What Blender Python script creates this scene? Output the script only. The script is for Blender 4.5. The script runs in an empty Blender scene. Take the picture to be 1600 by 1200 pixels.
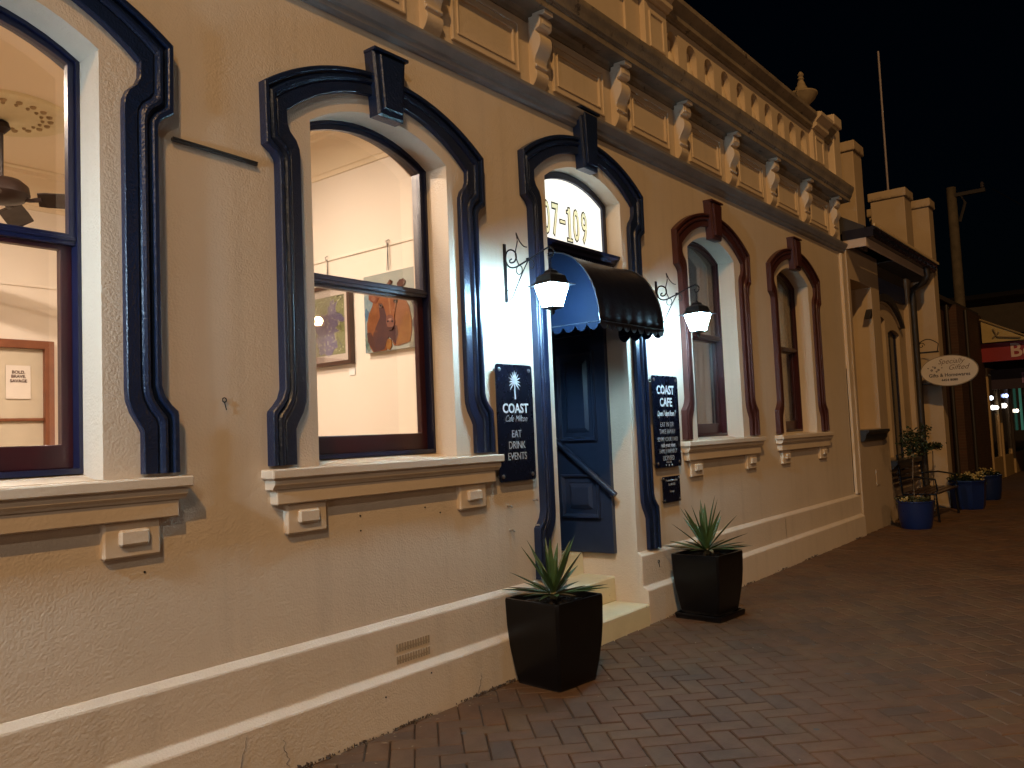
import bpy, math, random
from mathutils import Vector, Matrix, Euler
random.seed(7)
rad = math.radians
sc = bpy.context.scene
C = sc.collection

# ------------------------------------------------------------------ camera
G = 0.04                       # ground level
cam = bpy.data.cameras.new('camera'); camo = bpy.data.objects.new('camera', cam); C.objects.link(camo)
cam.sensor_width = 36; cam.lens = 36*1300/1600; cam.clip_end = 2000; cam.clip_start = 0.05
yaw, pit, rol = 0.66902, 0.0632376, 0.0425607
fw = Vector((math.cos(yaw)*math.cos(pit), math.sin(yaw)*math.cos(pit), math.sin(pit)))
rt = Vector((math.sin(yaw), -math.cos(yaw), 0)); dn = fw.cross(rt)
r2 = math.cos(rol)*rt + math.sin(rol)*dn; d2 = -math.sin(rol)*rt + math.cos(rol)*dn
CAM = Vector((0, -3.286, 1.5))
camo.matrix_world = Matrix(((r2.x, -d2.x, -fw.x, CAM.x), (r2.y, -d2.y, -fw.y, CAM.y), (r2.z, -d2.z, -fw.z, CAM.z), (0, 0, 0, 1)))
sc.camera = camo
def px(p):                      # scene point -> photo pixel (only used to choose how finely the paving is built)
    v = Vector(p)-CAM; z = v.dot(fw)
    if z < .05: return None
    return (v.dot(r2)/z*1300+800, v.dot(d2)/z*1300+600, z)

# ------------------------------------------------------------------ world, lamps, exposure
w = bpy.data.worlds.new('World'); sc.world = w; w.use_nodes = True
nt = w.node_tree; bg = nt.nodes['Background']
sky = nt.nodes.new('ShaderNodeTexSky'); sky.sky_type = 'NISHITA'; sky.sun_disc = False
sky.sun_elevation = rad(4); sky.sun_rotation = rad(200); sky.ozone_density = 6; sky.dust_density = 0; sky.air_density = 1.5
nt.links.new(sky.outputs[0], bg.inputs[0]); bg.inputs[1].default_value = 0.0012
sc.view_settings.view_transform = 'Standard'; sc.view_settings.look = 'None'
sc.view_settings.exposure = 0; sc.view_settings.gamma = 1
sc.cycles.max_bounces = 8; sc.cycles.sample_clamp_indirect = 6; sc.cycles.caustics_reflective = False; sc.cycles.caustics_refractive = False

def lamp(name, kind, loc, energy, col, size=.1, target=None, spot=None, blend=.3):
    l = bpy.data.lights.new(name, kind); l.energy = energy; l.color = col
    if kind == 'AREA': l.shape = 'DISK'; l.size = size
    else: l.shadow_soft_size = size
    if kind == 'SPOT': l.spot_size = rad(spot); l.spot_blend = blend
    o = bpy.data.objects.new(name, l); C.objects.link(o); o.location = loc
    if target is not None:
        o.rotation_euler = (Vector(target)-Vector(loc)).to_track_quat('-Z', 'Y').to_euler()
    return o
    return o
# street lamps outside the frame: sodium lamp up the street, a cooler one lower on the left, one across the road
lamp('sodium_street_lamp', 'POINT', (-12, -11.5, 20.5), 13000, (1, .56, .20), .14)
lamp('low_street_lamp', 'POINT', (-9.5, -4.7, 1.9), 270, (1, .86, .80), .10)
lamp('shopfront_lamp_across_road', 'POINT', (9.0, -7.5, 3.6), 135, (1, .56, .26), .07)
lamp('door_fill_lamp', 'POINT', (-3.5, -10.5, 2.8), 95, (1, .80, .62), .25)  # unseen fill added to light the door leaf under the awning
# added neutral fill for the lower wall: flattened cone stops at the string course
fill_spot = lamp('neutral_fill_spot', 'SPOT', (-7.5, -9.0, 8.6), 1050, (1, .84, .68), .12, (5.0, 0, .9), 50, .55)
fill_spot.scale = (1, .40, 1)
lamp('room_lamp', 'AREA', (1.2, 2.2, 3.80), 150, (1, .79, .62), .12, (1.2, 2.2, 0))
lamp('room_lamp_far', 'AREA', (2.6, 1.3, 3.80), 78, (1, .79, .62), .09, (2.6, 1.3, 0))

# ------------------------------------------------------------------ materials
MATS = {}
def N(nt, t, **kw):
    n = nt.nodes.new(t)
    for k, v in kw.items(): setattr(n, k, v)
    return n
def mat(name, col, rough=.6, col2=None, vscale=3.0, bump=0, bscale=60, bdist=.004, metal=0, spec=.5, speck=None, obrand=0, wave=None, streak=False, dirt=None, coat=0, drip=0, wstain=None):
    if name in MATS: return MATS[name]
    m = bpy.data.materials.new(name); m.use_nodes = True; nt = m.node_tree; L = nt.links
    b = nt.nodes['Principled BSDF']; b.inputs['Roughness'].default_value = rough; b.inputs['Metallic'].default_value = metal
    b.inputs['Specular IOR Level'].default_value = spec; b.inputs['Coat Weight'].default_value = coat
    tc = N(nt, 'ShaderNodeTexCoord'); out = None
    if col2 is None: col2 = tuple(c*.82 for c in col)
    n1 = N(nt, 'ShaderNodeTexNoise'); n1.inputs['Scale'].default_value = vscale; n1.inputs['Detail'].default_value = 6; n1.inputs['Roughness'].default_value = .62
    L.new(tc.outputs['Object'], n1.inputs['Vector'])
    if streak:
        mp = N(nt, 'ShaderNodeMapping'); mp.inputs['Scale'].default_value = (3.2, 3.2, .35)
        L.new(tc.outputs['Object'], mp.inputs['Vector']); L.new(mp.outputs[0], n1.inputs['Vector'])
    cr = N(nt, 'ShaderNodeMapRange'); cr.inputs[1].default_value = .3; cr.inputs[2].default_value = .72
    L.new(n1.outputs['Fac'], cr.inputs[0])
    mx = N(nt, 'ShaderNodeMix', data_type='RGBA'); mx.inputs[6].default_value = (*col, 1); mx.inputs[7].default_value = (*col2, 1)
    L.new(cr.outputs[0], mx.inputs[0]); out = mx.outputs[2]
    if speck:                   # small chips / dirt spots: (colour, scale, threshold)
        n2 = N(nt, 'ShaderNodeTexNoise'); n2.inputs['Scale'].default_value = speck[1]; n2.inputs['Detail'].default_value = 8
        n2.inputs['Roughness'].default_value = .7
        L.new(tc.outputs['Object'], n2.inputs['Vector'])
        r = N(nt, 'ShaderNodeMapRange'); r.inputs[1].default_value = speck[2]; r.inputs[2].default_value = speck[2]+.06
        L.new(n2.outputs['Fac'], r.inputs[0])
        m2 = N(nt, 'ShaderNodeMix', data_type='RGBA'); L.new(r.outputs[0], m2.inputs[0]); L.new(out, m2.inputs[6]); m2.inputs[7].default_value = (*speck[0], 1)
        out = m2.outputs[2]
    if dirt:                    # splash-back dirt along the foot of a wall: (colour, height)
        sp = N(nt, 'ShaderNodeSeparateXYZ'); L.new(tc.outputs['Object'], sp.inputs[0])
        n3 = N(nt, 'ShaderNodeTexNoise'); n3.inputs['Scale'].default_value = 7; n3.inputs['Detail'].default_value = 9; n3.inputs['Roughness'].default_value = .75
        L.new(tc.outputs['Object'], n3.inputs['Vector'])
        ma = N(nt, 'ShaderNodeMath', operation='MULTIPLY_ADD'); ma.inputs[1].default_value = dirt[1]*2.2; ma.inputs[2].default_value = -dirt[1]*.9
        L.new(n3.outputs['Fac'], ma.inputs[0])
        sb = N(nt, 'ShaderNodeMath', operation='SUBTRACT'); L.new(ma.outputs[0], sb.inputs[0]); L.new(sp.outputs['Z'], sb.inputs[1])
        r = N(nt, 'ShaderNodeMapRange'); r.inputs[1].default_value = -.012; r.inputs[2].default_value = .03; r.inputs[4].default_value = .75
        L.new(sb.outputs[0], r.inputs[0])
        m3 = N(nt, 'ShaderNodeMix', data_type='RGBA'); L.new(r.outputs[0], m3.inputs[0]); L.new(out, m3.inputs[6]); m3.inputs[7].default_value = (*dirt[0], 1)
        out = m3.outputs[2]
    if drip:                    # faint vertical rain streaks
        mp = N(nt, 'ShaderNodeMapping'); mp.inputs['Scale'].default_value = (9, 9, .55); L.new(tc.outputs['Object'], mp.inputs['Vector'])
        n6 = N(nt, 'ShaderNodeTexNoise'); n6.inputs['Scale'].default_value = 1.0; n6.inputs['Detail'].default_value = 5; L.new(mp.outputs[0], n6.inputs['Vector'])
        r = N(nt, 'ShaderNodeMapRange'); r.inputs[1].default_value = .52; r.inputs[2].default_value = .72; r.inputs[3].default_value = 1; r.inputs[4].default_value = 1-drip
        L.new(n6.outputs['Fac'], r.inputs[0]); vm = N(nt, 'ShaderNodeVectorMath', operation='SCALE'); L.new(out, vm.inputs[0]); L.new(r.outputs[0], vm.inputs['Scale']); out = vm.outputs[0]
    if wstain:                  # broad grime patches laid across many bricks
        ge = N(nt, 'ShaderNodeNewGeometry'); n7 = N(nt, 'ShaderNodeTexNoise'); n7.inputs['Scale'].default_value = wstain[0]; n7.inputs['Detail'].default_value = 7; n7.inputs['Roughness'].default_value = .65
        L.new(ge.outputs['Position'], n7.inputs['Vector'])
        r = N(nt, 'ShaderNodeMapRange'); r.inputs[1].default_value = .36; r.inputs[2].default_value = .66; r.inputs[3].default_value = 1-wstain[1]; r.inputs[4].default_value = 1.12
        L.new(n7.outputs['Fac'], r.inputs[0]); vm = N(nt, 'ShaderNodeVectorMath', operation='SCALE'); L.new(out, vm.inputs[0]); L.new(r.outputs[0], vm.inputs['Scale']); out = vm.outputs[0]
    if obrand:
        oi = N(nt, 'ShaderNodeObjectInfo'); mr = N(nt, 'ShaderNodeMapRange'); mr.inputs[3].default_value = 1-obrand; mr.inputs[4].default_value = 1+obrand
        L.new(oi.outputs['Random'], mr.inputs[0])
        vm = N(nt, 'ShaderNodeVectorMath', operation='SCALE'); L.new(out, vm.inputs[0]); L.new(mr.outputs[0], vm.inputs['Scale']); out = vm.outputs[0]
    L.new(out, b.inputs['Base Color'])
    rr = N(nt, 'ShaderNodeMapRange'); rr.inputs[3].default_value = max(.03, rough-.08); rr.inputs[4].default_value = min(1, rough+.1)
    L.new(n1.outputs['Fac'], rr.inputs[0]); L.new(rr.outputs[0], b.inputs['Roughness'])
    if bump:
        n4 = N(nt, 'ShaderNodeTexNoise'); n4.inputs['Scale'].default_value = bscale; n4.inputs['Detail'].default_value = 2.5; n4.inputs['Roughness'].default_value = .5
        L.new(tc.outputs['Object'], n4.inputs['Vector'])
        n5 = N(nt, 'ShaderNodeTexNoise'); n5.inputs['Scale'].default_value = bscale*.27; n5.inputs['Detail'].default_value = 3
        L.new(tc.outputs['Object'], n5.inputs['Vector'])
        ad = N(nt, 'ShaderNodeMath', operation='MULTIPLY_ADD'); ad.inputs[1].default_value = .9
        L.new(n5.outputs['Fac'], ad.inputs[0]); L.new(n4.outputs['Fac'], ad.inputs[2])
        bp = N(nt, 'ShaderNodeBump'); bp.inputs['Strength'].default_value = bump; bp.inputs['Distance'].default_value = bdist
        L.new(ad.outputs[0], bp.inputs['Height']); L.new(bp.outputs[0], b.inputs['Normal'])
    if wave:
        wv = N(nt, 'ShaderNodeTexWave'); wv.inputs['Scale'].default_value = wave; wv.inputs['Distortion'].default_value = 4
        L.new(tc.outputs['Object'], wv.inputs['Vector'])
        bp = N(nt, 'ShaderNodeBump'); bp.inputs['Strength'].default_value = .3; bp.inputs['Distance'].default_value = .003
        L.new(wv.outputs['Fac'], bp.inputs['Height']); L.new(bp.outputs[0], b.inputs['Normal'])
    MATS[name] = m; return m
def emis(name, col, s, col2=None, sc2=8):
    if name in MATS: return MATS[name]
    m = bpy.data.materials.new(name); m.use_nodes = True; nt = m.node_tree
    b = nt.nodes['Principled BSDF']; b.inputs['Base Color'].default_value = (*[c*.6 for c in col], 1); b.inputs['Roughness'].default_value = .4
    b.inputs['Emission Color'].default_value = (*col, 1); b.inputs['Emission Strength'].default_value = s
    MATS[name] = m; return m
def glassm(name, tint=(1, 1, 1), gl=.06):
    m = bpy.data.materials.new(name); m.use_nodes = True; nt = m.node_tree; nt.nodes.remove(nt.nodes['Principled BSDF'])
    t = N(nt, 'ShaderNodeBsdfTransparent'); t.inputs[0].default_value = (*tint, 1)
    g = N(nt, 'ShaderNodeBsdfGlossy'); g.inputs['Roughness'].default_value = .015
    lw = N(nt, 'ShaderNodeLayerWeight'); lw.inputs[0].default_value = .22
    mr = N(nt, 'ShaderNodeMapRange'); mr.inputs[3].default_value = gl; mr.inputs[4].default_value = .7
    mx = N(nt, 'ShaderNodeMixShader'); nt.links.new(lw.outputs['Fresnel'], mr.inputs[0]); nt.links.new(mr.outputs[0], mx.inputs[0])
    nt.links.new(t.outputs[0], mx.inputs[1]); nt.links.new(g.outputs[0], mx.inputs[2]); nt.links.new(mx.outputs[0], nt.nodes['Material Output'].inputs[0])
    return m
cream = mat('cream_stucco', (.67, .565, .445), .62, (.61, .51, .395), 1.6, bump=.44, bscale=95, bdist=.006, dirt=((.16, .12, .085), .10), speck=((.30, .22, .15), 30, .735), drip=.075)
creamtrim = mat('cream_trim', (.68, .565, .43), .58, (.60, .49, .37), 4, bump=.5, bscale=70, bdist=.003, speck=((.40, .31, .22), 26, .68))
greycourse = mat('grey_weathered_course', (.27, .25, .235), .7, (.19, .175, .17), 5, bump=.4, bscale=50, bdist=.003)
cornm = mat('weathered_cornice', (.33, .27, .20), .75, (.16, .135, .11), 3.2, bump=.6, bscale=38, bdist=.006, speck=((.07, .055, .05), 9, .60))
navy = mat('navy_gloss', (.008, .018, .052), .30, (.006, .013, .038), 5, bump=.7, bscale=95, bdist=.004)
navydoor = mat('navy_door', (.026, .036, .070), .32, (.020, .029, .058), 9, bump=.15, bscale=30, bdist=.002, spec=.5)
darknavy = mat('dark_navy_timber', (.010, .012, .040), .3, None, 8, bump=.15, bscale=60, bdist=.002, speck=((.25, .27, .30), 40, .72))
maroon = mat('maroon_gloss', (.072, .020, .016), .38, (.050, .014, .012), 5, bump=.6, bscale=90, bdist=.004)
sashm = mat('maroon_sash', (.05, .010, .012), .32, (.03, .008, .010), 8, bump=.15, bscale=50, bdist=.002, speck=((.30, .26, .24), 60, .74))
stepm = mat('yellow_painted_step', (.74, .67, .45), .6, (.64, .57, .37), 5, bump=.4, bscale=50, bdist=.003, speck=((.25, .18, .10), 22, .66))
blackm = mat('black_iron', (.008, .009, .013), .4, None, 10, bump=.2, bscale=90, bdist=.001, spec=.3)
awnm = mat('awning_canvas', (.006, .008, .018), .34, (.009, .011, .022), 3, bump=.25, bscale=9, bdist=.012)
awnside = mat('awning_side_canvas', (.0022, .009, .030), .6, (.002, .008, .024), 3, bump=.2, bscale=9, bdist=.008, spec=.12)
pot = mat('black_glazed_pot', (.004, .0035, .004), .30, (.006, .005, .005), 6, bump=.10, bscale=14, bdist=.003, spec=.22, speck=((.03, .025, .022), 12, .72), dirt=((.05, .042, .036), .035))
soilm = mat('soil', (.035, .022, .014), .95, (.015, .010, .007), 30, bump=.9, bscale=60, bdist=.02)
leafm = mat('leaf_green', (.060, .105, .028), .42, (.030, .060, .018), 6, obrand=.35, bump=.2, bscale=40, bdist=.001)
drym = mat('leaf_dry', (.16, .12, .05), .7, (.08, .06, .03), 8, obrand=.3)
signm = mat('sign_black', (.004, .006, .016), .26, None, 8)
whitem = mat('white_print', (.72, .76, .78), .6, (.66, .7, .72), 8)
steel = mat('steel_fixing', (.6, .6, .62), .3, None, 20, metal=1)
roomm = mat('room_wall', (.80, .735, .635), .8, (.76, .70, .60), .8, bump=.15, bscale=25, bdist=.003)
ceilm = mat('room_ceiling', (.80, .70, .52), .8, (.76, .66, .48), .8)
woodm = mat('brown_wood', (.24, .085, .035), .4, (.16, .05, .02), 6, wave=6)
floorm = mat('room_floor', (.25, .15, .08), .4, None, 5)
curtm = mat('curtain_cloth', (.80, .80, .77), .8, (.70, .71, .70), 3, bump=.3, bscale=150, bdist=.001)
bluepot = mat('blue_glazed_pot', (.007, .022, .11), .3, (.006, .016, .08), 4, bump=.1, bscale=20, bdist=.004)
gwall = mat('gift_shop_render', (.50, .39, .27), .7, (.42, .32, .22), 1.6, bump=.5, bscale=40, bdist=.005, dirt=((.15, .11, .08), .12))
glass = glassm('window_glass'); bulbglass = emis('lantern_glass', (.42, .77, 1), 310)
fanem = emis('lit_fanlight', (1, .98, .88), 1.15)
outl = mat('numeral_outline', (.03, .03, .035), .5); numf = emis('numeral_fill', (.86, .82, .50), .95)
asph = mat('asphalt', (.05, .05, .05), .9, (.035, .035, .035), 20, bump=.6, bscale=200, bdist=.004)
kerbm = mat('kerb_concrete', (.30, .28, .25), .85, (.2, .19, .17), 6, bump=.4, bscale=60, bdist=.004)
darkm = mat('dark_void', (.01, .01, .012), .9)

# ------------------------------------------------------------------ mesh helpers
class M:
    def __init__(s): s.v = []; s.f = []; s.mi = []
    def add(s, vs, fs, mi=0):
        n = len(s.v); s.v += [tuple(p) for p in vs]; s.f += [tuple(i+n for i in f) for f in fs]; s.mi += [mi]*len(fs)
    def box(s, x0, x1, y0, y1, z0, z1, mi=0):
        if x0 > x1: x0, x1 = x1, x0
        if y0 > y1: y0, y1 = y1, y0
        if z0 > z1: z0, z1 = z1, z0
        s.add([(x0,y0,z0),(x1,y0,z0),(x1,y1,z0),(x0,y1,z0),(x0,y0,z1),(x1,y0,z1),(x1,y1,z1),(x0,y1,z1)],
              [(0,3,2,1),(4,5,6,7),(0,1,5,4),(1,2,6,5),(2,3,7,6),(3,0,4,7)], mi)
    def cbox(s, x0, x1, y0, y1, z0, z1, b=.004, mi=0):          # chamfered box
        vs = []; 
        for sx, X in ((1, x0), (-1, x1)):
            for sy, Y in ((1, y0), (-1, y1)):
                for sz, Z in ((1, z0), (-1, z1)):
                    vs += [(X, Y+sy*b, Z+sz*b), (X+sx*b, Y, Z+sz*b), (X+sx*b, Y+sy*b, Z)]
        def I(a, b_, c, k): return ((a*2+b_)*2+c)*3+k
        fs = []
        for a in (0, 1): fs.append([I(a,0,0,0), I(a,1,0,0), I(a,1,1,0), I(a,0,1,0)][::(-1 if a == 0 else 1)])
        for b_ in (0, 1): fs.append([I(0,b_,0,1), I(1,b_,0,1), I(1,b_,1,1), I(0,b_,1,1)][::(1 if b_ == 0 else -1)])
        for c in (0, 1): fs.append([I(0,0,c,2), I(1,0,c,2), I(1,1,c,2), I(0,1,c,2)][::(-1 if c == 0 else 1)])
        for a in (0, 1):
            for b_ in (0, 1):
                fs.append([I(a,b_,0,0), I(a,b_,0,1), I(a,b_,1,1), I(a,b_,1,0)])
            for c in (0, 1):
                fs.append([I(a,0,c,0), I(a,0,c,2), I(a,1,c,2), I(a,1,c,0)])
        for b_ in (0, 1):
            for c in (0, 1):
                fs.append([I(0,b_,c,1), I(0,b_,c,2), I(1,b_,c,2), I(1,b_,c,1)])
        for a in (0, 1):
            for b_ in (0, 1):
                for c in (0, 1): fs.append([I(a,b_,c,0), I(a,b_,c,1), I(a,b_,c,2)])
        s.add(vs, fs, mi)
    def prismx(s, prof, x0, x1, mi=0):      # prof: list of (y,z), extruded along x
        n = len(prof); vs = [(x0, y, z) for y, z in prof]+[(x1, y, z) for y, z in prof]
        fs = [(i, (i+1) % n, (i+1) % n+n, i+n) for i in range(n)]+[tuple(range(n))[::-1], tuple(range(n, 2*n))]
        s.add(vs, fs, mi)
    def prismy(s, prof, y0, y1, mi=0):      # prof: list of (x,z)
        n = len(prof); vs = [(x, y0, z) for x, z in prof]+[(x, y1, z) for x, z in prof]
        fs = [(i, (i+1) % n, (i+1) % n+n, i+n) for i in range(n)]+[tuple(range(n))[::-1], tuple(range(n, 2*n))]
        s.add(vs, fs, mi)
    def ringy(s, A, B, y0, y1, mi=0):       # frame between two closed contours of equal length
        n = len(A); vs = [(x, y, z) for y in (y0, y1) for P in (A, B) for x, z in P]
        fs = []
        for i in range(n):
            j = (i+1) % n
            fs += [(i, j, n+j, n+i), (2*n+i, 3*n+i, 3*n+j, 2*n+j), (i, 2*n+i, 2*n+j, j), (n+i, n+j, 3*n+j, 3*n+i)]
        s.add(vs, fs, mi)
    def tube(s, pts, r, n=6, mi=0, closed=False):
        P = [Vector(p) for p in pts]; k = len(P); rings = []
        up = Vector((0, 0, 1))
        for i, p in enumerate(P):
            a = P[max(i-1, 0)]; b = P[min(i+1, k-1)]; t = (b-a)
            if t.length < 1e-9: t = Vector((0, 0, 1))
            t.normalize(); u = t.cross(up)
            if u.length < .05: u = t.cross(Vector((1, 0, 0)))
            u.normalize(); v = t.cross(u); R = r[i] if isinstance(r, (list, tuple)) else r
            rings.append([p+R*(math.cos(2*math.pi*j/n)*u+math.sin(2*math.pi*j/n)*v) for j in range(n)])
        vs = [q for g in rings for q in g]
        fs = [(i*n+j, i*n+(j+1) % n, (i+1)*n+(j+1) % n, (i+1)*n+j) for i in range(k-1) for j in range(n)]
        fs += [tuple(range(n)), tuple(range((k-1)*n, k*n))]
        s.add(vs, fs, mi)
    def lathe(s, prof, c, n=24, rot=0, mi=0, ax='z'):           # prof: (r,z)
        vs = []
        for r, z in prof:
            for j in range(n):
                a = rot+2*math.pi*j/n
                if ax == 'z': vs.append((c[0]+r*math.cos(a), c[1]+r*math.sin(a), c[2]+z))
                else: vs.append((c[0]+r*math.cos(a), c[1]-z, c[2]+r*math.sin(a)))
        k = len(prof)
        fs = [(i*n+j, i*n+(j+1) % n, (i+1)*n+(j+1) % n, (i+1)*n+j) for i in range(k-1) for j in range(n)]
        fs += [tuple(range(n))[::-1], tuple(range((k-1)*n, k*n))]
        s.add(vs, fs, mi)
    def quadstrip(s, A, B, mi=0):
        n = len(A); s.add(list(A)+list(B), [(i, i+1, n+i+1, n+i) for i in range(n-1)], mi)

ORG = {}
def put(o, parent, org):
    po = ORG.get(parent.name, Vector((0, 0, 0))) if parent else Vector((0, 0, 0))
    if parent: o.parent = parent
    o.location = Vector(org)-po; ORG[o.name] = Vector(org)
def tag(o, label=None, cat=None, group=None, kind=None):
    if label: o['label'] = label
    if cat: o['category'] = cat
    if group: o['group'] = group
    if kind: o['kind'] = kind
    return o
def obj(name, m, material, parent=None, org=None, smooth=None, bevel=None, **kw):
    if org is None:
        if m.v:
            xs, ys, zs = zip(*m.v); org = ((min(xs)+max(xs))/2, (min(ys)+max(ys))/2, min(zs))
        else: org = (0, 0, 0)
    me = bpy.data.meshes.new(name); o3 = Vector(org)
    me.from_pydata([tuple(Vector(p)-o3) for p in m.v], [], m.f)
    mm = material if isinstance(material, (list, tuple)) else [material]
    for x in mm: me.materials.append(x)
    if len(mm) > 1: me.polygons.foreach_set('material_index', m.mi)
    bmfix(me)
    if smooth is not None:
        me.polygons.foreach_set('use_smooth', [True]*len(me.polygons)); me.set_sharp_from_angle(angle=rad(smooth))
    o = bpy.data.objects.new(name, me); C.objects.link(o); put(o, parent, org)
    if bevel:
        b = o.modifiers.new('bevel', 'BEVEL'); b.width = bevel; b.segments = 2; b.limit_method = 'ANGLE'; b.angle_limit = rad(35)
    return tag(o, **kw)
import bmesh
def bmfix(me):
    bm = bmesh.new(); bm.from_mesh(me); bmesh.ops.recalc_face_normals(bm, faces=bm.faces); bm.to_mesh(me); bm.free()
def empty(name, loc, label, cat, group=None):
    o = bpy.data.objects.new(name, None); o.empty_display_size = .2; C.objects.link(o); put(o, None, loc); return tag(o, label, cat, group)
def kids(o): return [c for c in o.children]
def copy_tree(o, parent=None, loc=None):
    c = o.copy(); C.objects.link(c)
    if parent: c.parent = parent
    if loc is not None: c.location = loc
    for ch in list(o.children):
        cc = ch.copy(); C.objects.link(cc); cc.parent = c
        for g in list(ch.children):
            d = g.copy(); C.objects.link(d); d.parent = cc
    return c

def arch(cx, hw, zb, zs, zc, n=14):          # closed contour (x,z): bottom-left, up, segmental arch, down
    rise = max(zc-zs, 1e-3); R = (hw*hw+rise*rise)/(2*rise); cz = zc-R; a0 = math.asin(min(1, hw/R))
    if rise > hw*.999: a0 = math.pi/2
    top = [(cx+R*math.sin(-a0+2*a0*i/n), cz+R*math.cos(-a0+2*a0*i/n)) for i in range(n+1)]
    return [(cx-hw, zb)]+top+[(cx+hw, zb)]
def wall_sheet(m, x0, x1, z0, z1, ops, y, depth, mi=0):
    x = x0
    for (cx, hw, zb, zs, zc) in sorted(ops):
        m.add([(x, y, z0), (cx-hw, y, z0), (cx-hw, y, z1), (x, y, z1)], [(0, 1, 2, 3)], mi)
        if zb > z0: m.add([(cx-hw, y, z0), (cx+hw, y, z0), (cx+hw, y, zb), (cx-hw, y, zb)], [(0, 1, 2, 3)], mi)
        c = arch(cx, hw, zb, zs, zc); top = c[1:-1]
        m.quadstrip([(p[0], y, p[1]) for p in top], [(p[0], y, z1) for p in top], mi)
        cc = c+[c[0]] if zb > z0 else c
        m.quadstrip([(p[0], y, p[1]) for p in cc], [(p[0], y+depth, p[1]) for p in cc], mi)
        x = cx+hw
    m.add([(x, y, z0), (x1, y, z0), (x1, y, z1), (x, y, z1)], [(0, 1, 2, 3)], mi)

_tc = {}
def text(name, s, size, material, parent, pos, face='front', depth=.002, sx=1, shear=0, offset=0, bold=0, align='CENTER', kind=None):
    cu = bpy.data.curves.new(name, 'FONT'); cu.body = s; cu.size = size; cu.extrude = depth; cu.shear = shear; cu.offset = bold
    cu.align_x = align; cu.align_y = 'CENTER'; cu.resolution_u = 3
    t = bpy.data.objects.new(name, cu); C.objects.link(t)
    dg = bpy.context.evaluated_depsgraph_get(); me = bpy.data.meshes.new_from_object(t.evaluated_get(dg))
    bpy.data.objects.remove(t); me.name = name
    me.materials.clear(); me.materials.append(material)
    if face == 'front': R = Matrix(((1, 0, 0), (0, 0, -1), (0, 1, 0)))          # faces -Y
    else: R = Matrix(((0, 0, -1), (-1, 0, 0), (0, 1, 0)))                        # faces -X, reads along -Y
    for v in me.vertices: v.co = R @ Vector((v.co.x*sx, v.co.y, v.co.z))
    o = bpy.data.objects.new(name, me); C.objects.link(o); put(o, parent, pos)
    return o

# ================================================================== SETTING: ground
NAVY, MAR = 0, 1
CX = [-1.0, 1.06, 3.11, 5.115, 7.26, 9.40]       # window and door centre lines along the facade
g = M(); g.box(-60, 90, -5.2, 40, G-.12, G-.012)
obj('ground', g, mat('ground_bed', (.045, .032, .024), .95, (.03, .022, .017), 8, bump=.5, bscale=90, bdist=.004), kind='structure', label='dark bedding under the brick footpath', org=(0, 0, G-.1))
g = M(); g.box(-60, 90, -5.36, -5.2, G-.12, G+.0); obj('kerb', g, kerbm, kind='structure', bevel=.02)
g = M(); g.box(-60, 90, -40, -5.36, G-.2, G-.13); obj('road', g, asph, kind='structure')
bc = [(.138, .066, .027), (.146, .074, .030), (.120, .062, .028), (.138, .076, .033), (.104, .056, .028)]
bmats = [mat('paver_%s' % n, c, .72, tuple(q*.72 for q in c), 9, bump=.45, bscale=85, bdist=.003, speck=((.055, .04, .032), 30, .66), wstain=(1.3, .26)) for n, c in zip(('rust', 'tan', 'brown', 'buff', 'umber'), bc)]
W = .1165; A45 = rad(45)
def brick_mesh():
    m = M(); L, B, h, c = W*2-.006, W-.006, .03, .0045
    m.cbox(-L/2, L/2, -B/2, B/2, -h, 0, c); return m
bm_variants = []
for k, mt in enumerate(bmats):
    me = bpy.data.meshes.new('brick'); t = brick_mesh(); me.from_pydata(t.v, [], t.f); me.materials.append(mt); bmfix(me); bm_variants.append(me)
pav = bpy.data.objects.new('pavement', None); C.objects.link(pav); pav.location = (6, -2.5, G); ORG['pavement'] = Vector((6, -2.5, G))
tag(pav, 'herringbone brick footpath in front of the cafe', None, kind='structure')
cand = []
ca, sa = math.cos(A45), math.sin(A45)
for i in range(-90, 260):
    for j in range(-150, 110):
        k = (i-j) % 4
        if k == 0: u, v, hz = (i+1)*W, (j+.5)*W, 0
        elif k == 3: u, v, hz = (i+.5)*W, (j+1)*W, 1
        else: continue
        x, y = 5+u*ca-v*sa, -1+u*sa+v*ca
        if not (-.6 < x < 19 and -5.12 < y < -.02): continue
        q = px((x, y, G)); vis = q and -20 < q[0] < 1620 and q[1] < 1215 and q[0] > -20
        cand.append((0 if vis else 1, q[2] if q else 99, x, y, hz))
cand.sort()
rest = M()
for n, (nv, d, x, y, hz) in enumerate(cand):
    mi = random.choices(range(5), (5, 4, 4, 3, 2))[0]; a = A45+(math.pi/2 if hz else 0)+random.gauss(0, .007)
    dz = G+random.gauss(0, .0013); tx, ty = random.gauss(0, .005), random.gauss(0, .005)
    x += random.gauss(0, .0008); y += random.gauss(0, .0008)
    if n < 298 and nv == 0:
        o = bpy.data.objects.new('brick', bm_variants[mi]); C.objects.link(o); o.parent = pav
        o.location = Vector((x, y, dz))-Vector((6, -2.5, G)); o.rotation_euler = (tx, ty, a)
    else:
        R = Euler((tx, ty, a)).to_matrix(); L2, B2, c = (W*2-.006)/2, (W-.006)/2, .0045
        vs = []
        for l2, b2, z in ((L2, B2, -.03), (L2, B2, -c), (L2-c, B2-c, 0)):
            vs += [R @ Vector((sx*l2, sy*b2, z))+Vector((x, y, dz)) for sx, sy in ((-1, -1), (1, -1), (1, 1), (-1, 1))]
        rest.add(vs, [(8, 9, 10, 11)]+[(o_+k, o_+(k+1) % 4, o_+4+(k+1) % 4, o_+4+k) for o_ in (0, 4) for k in range(4)], mi)
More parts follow.
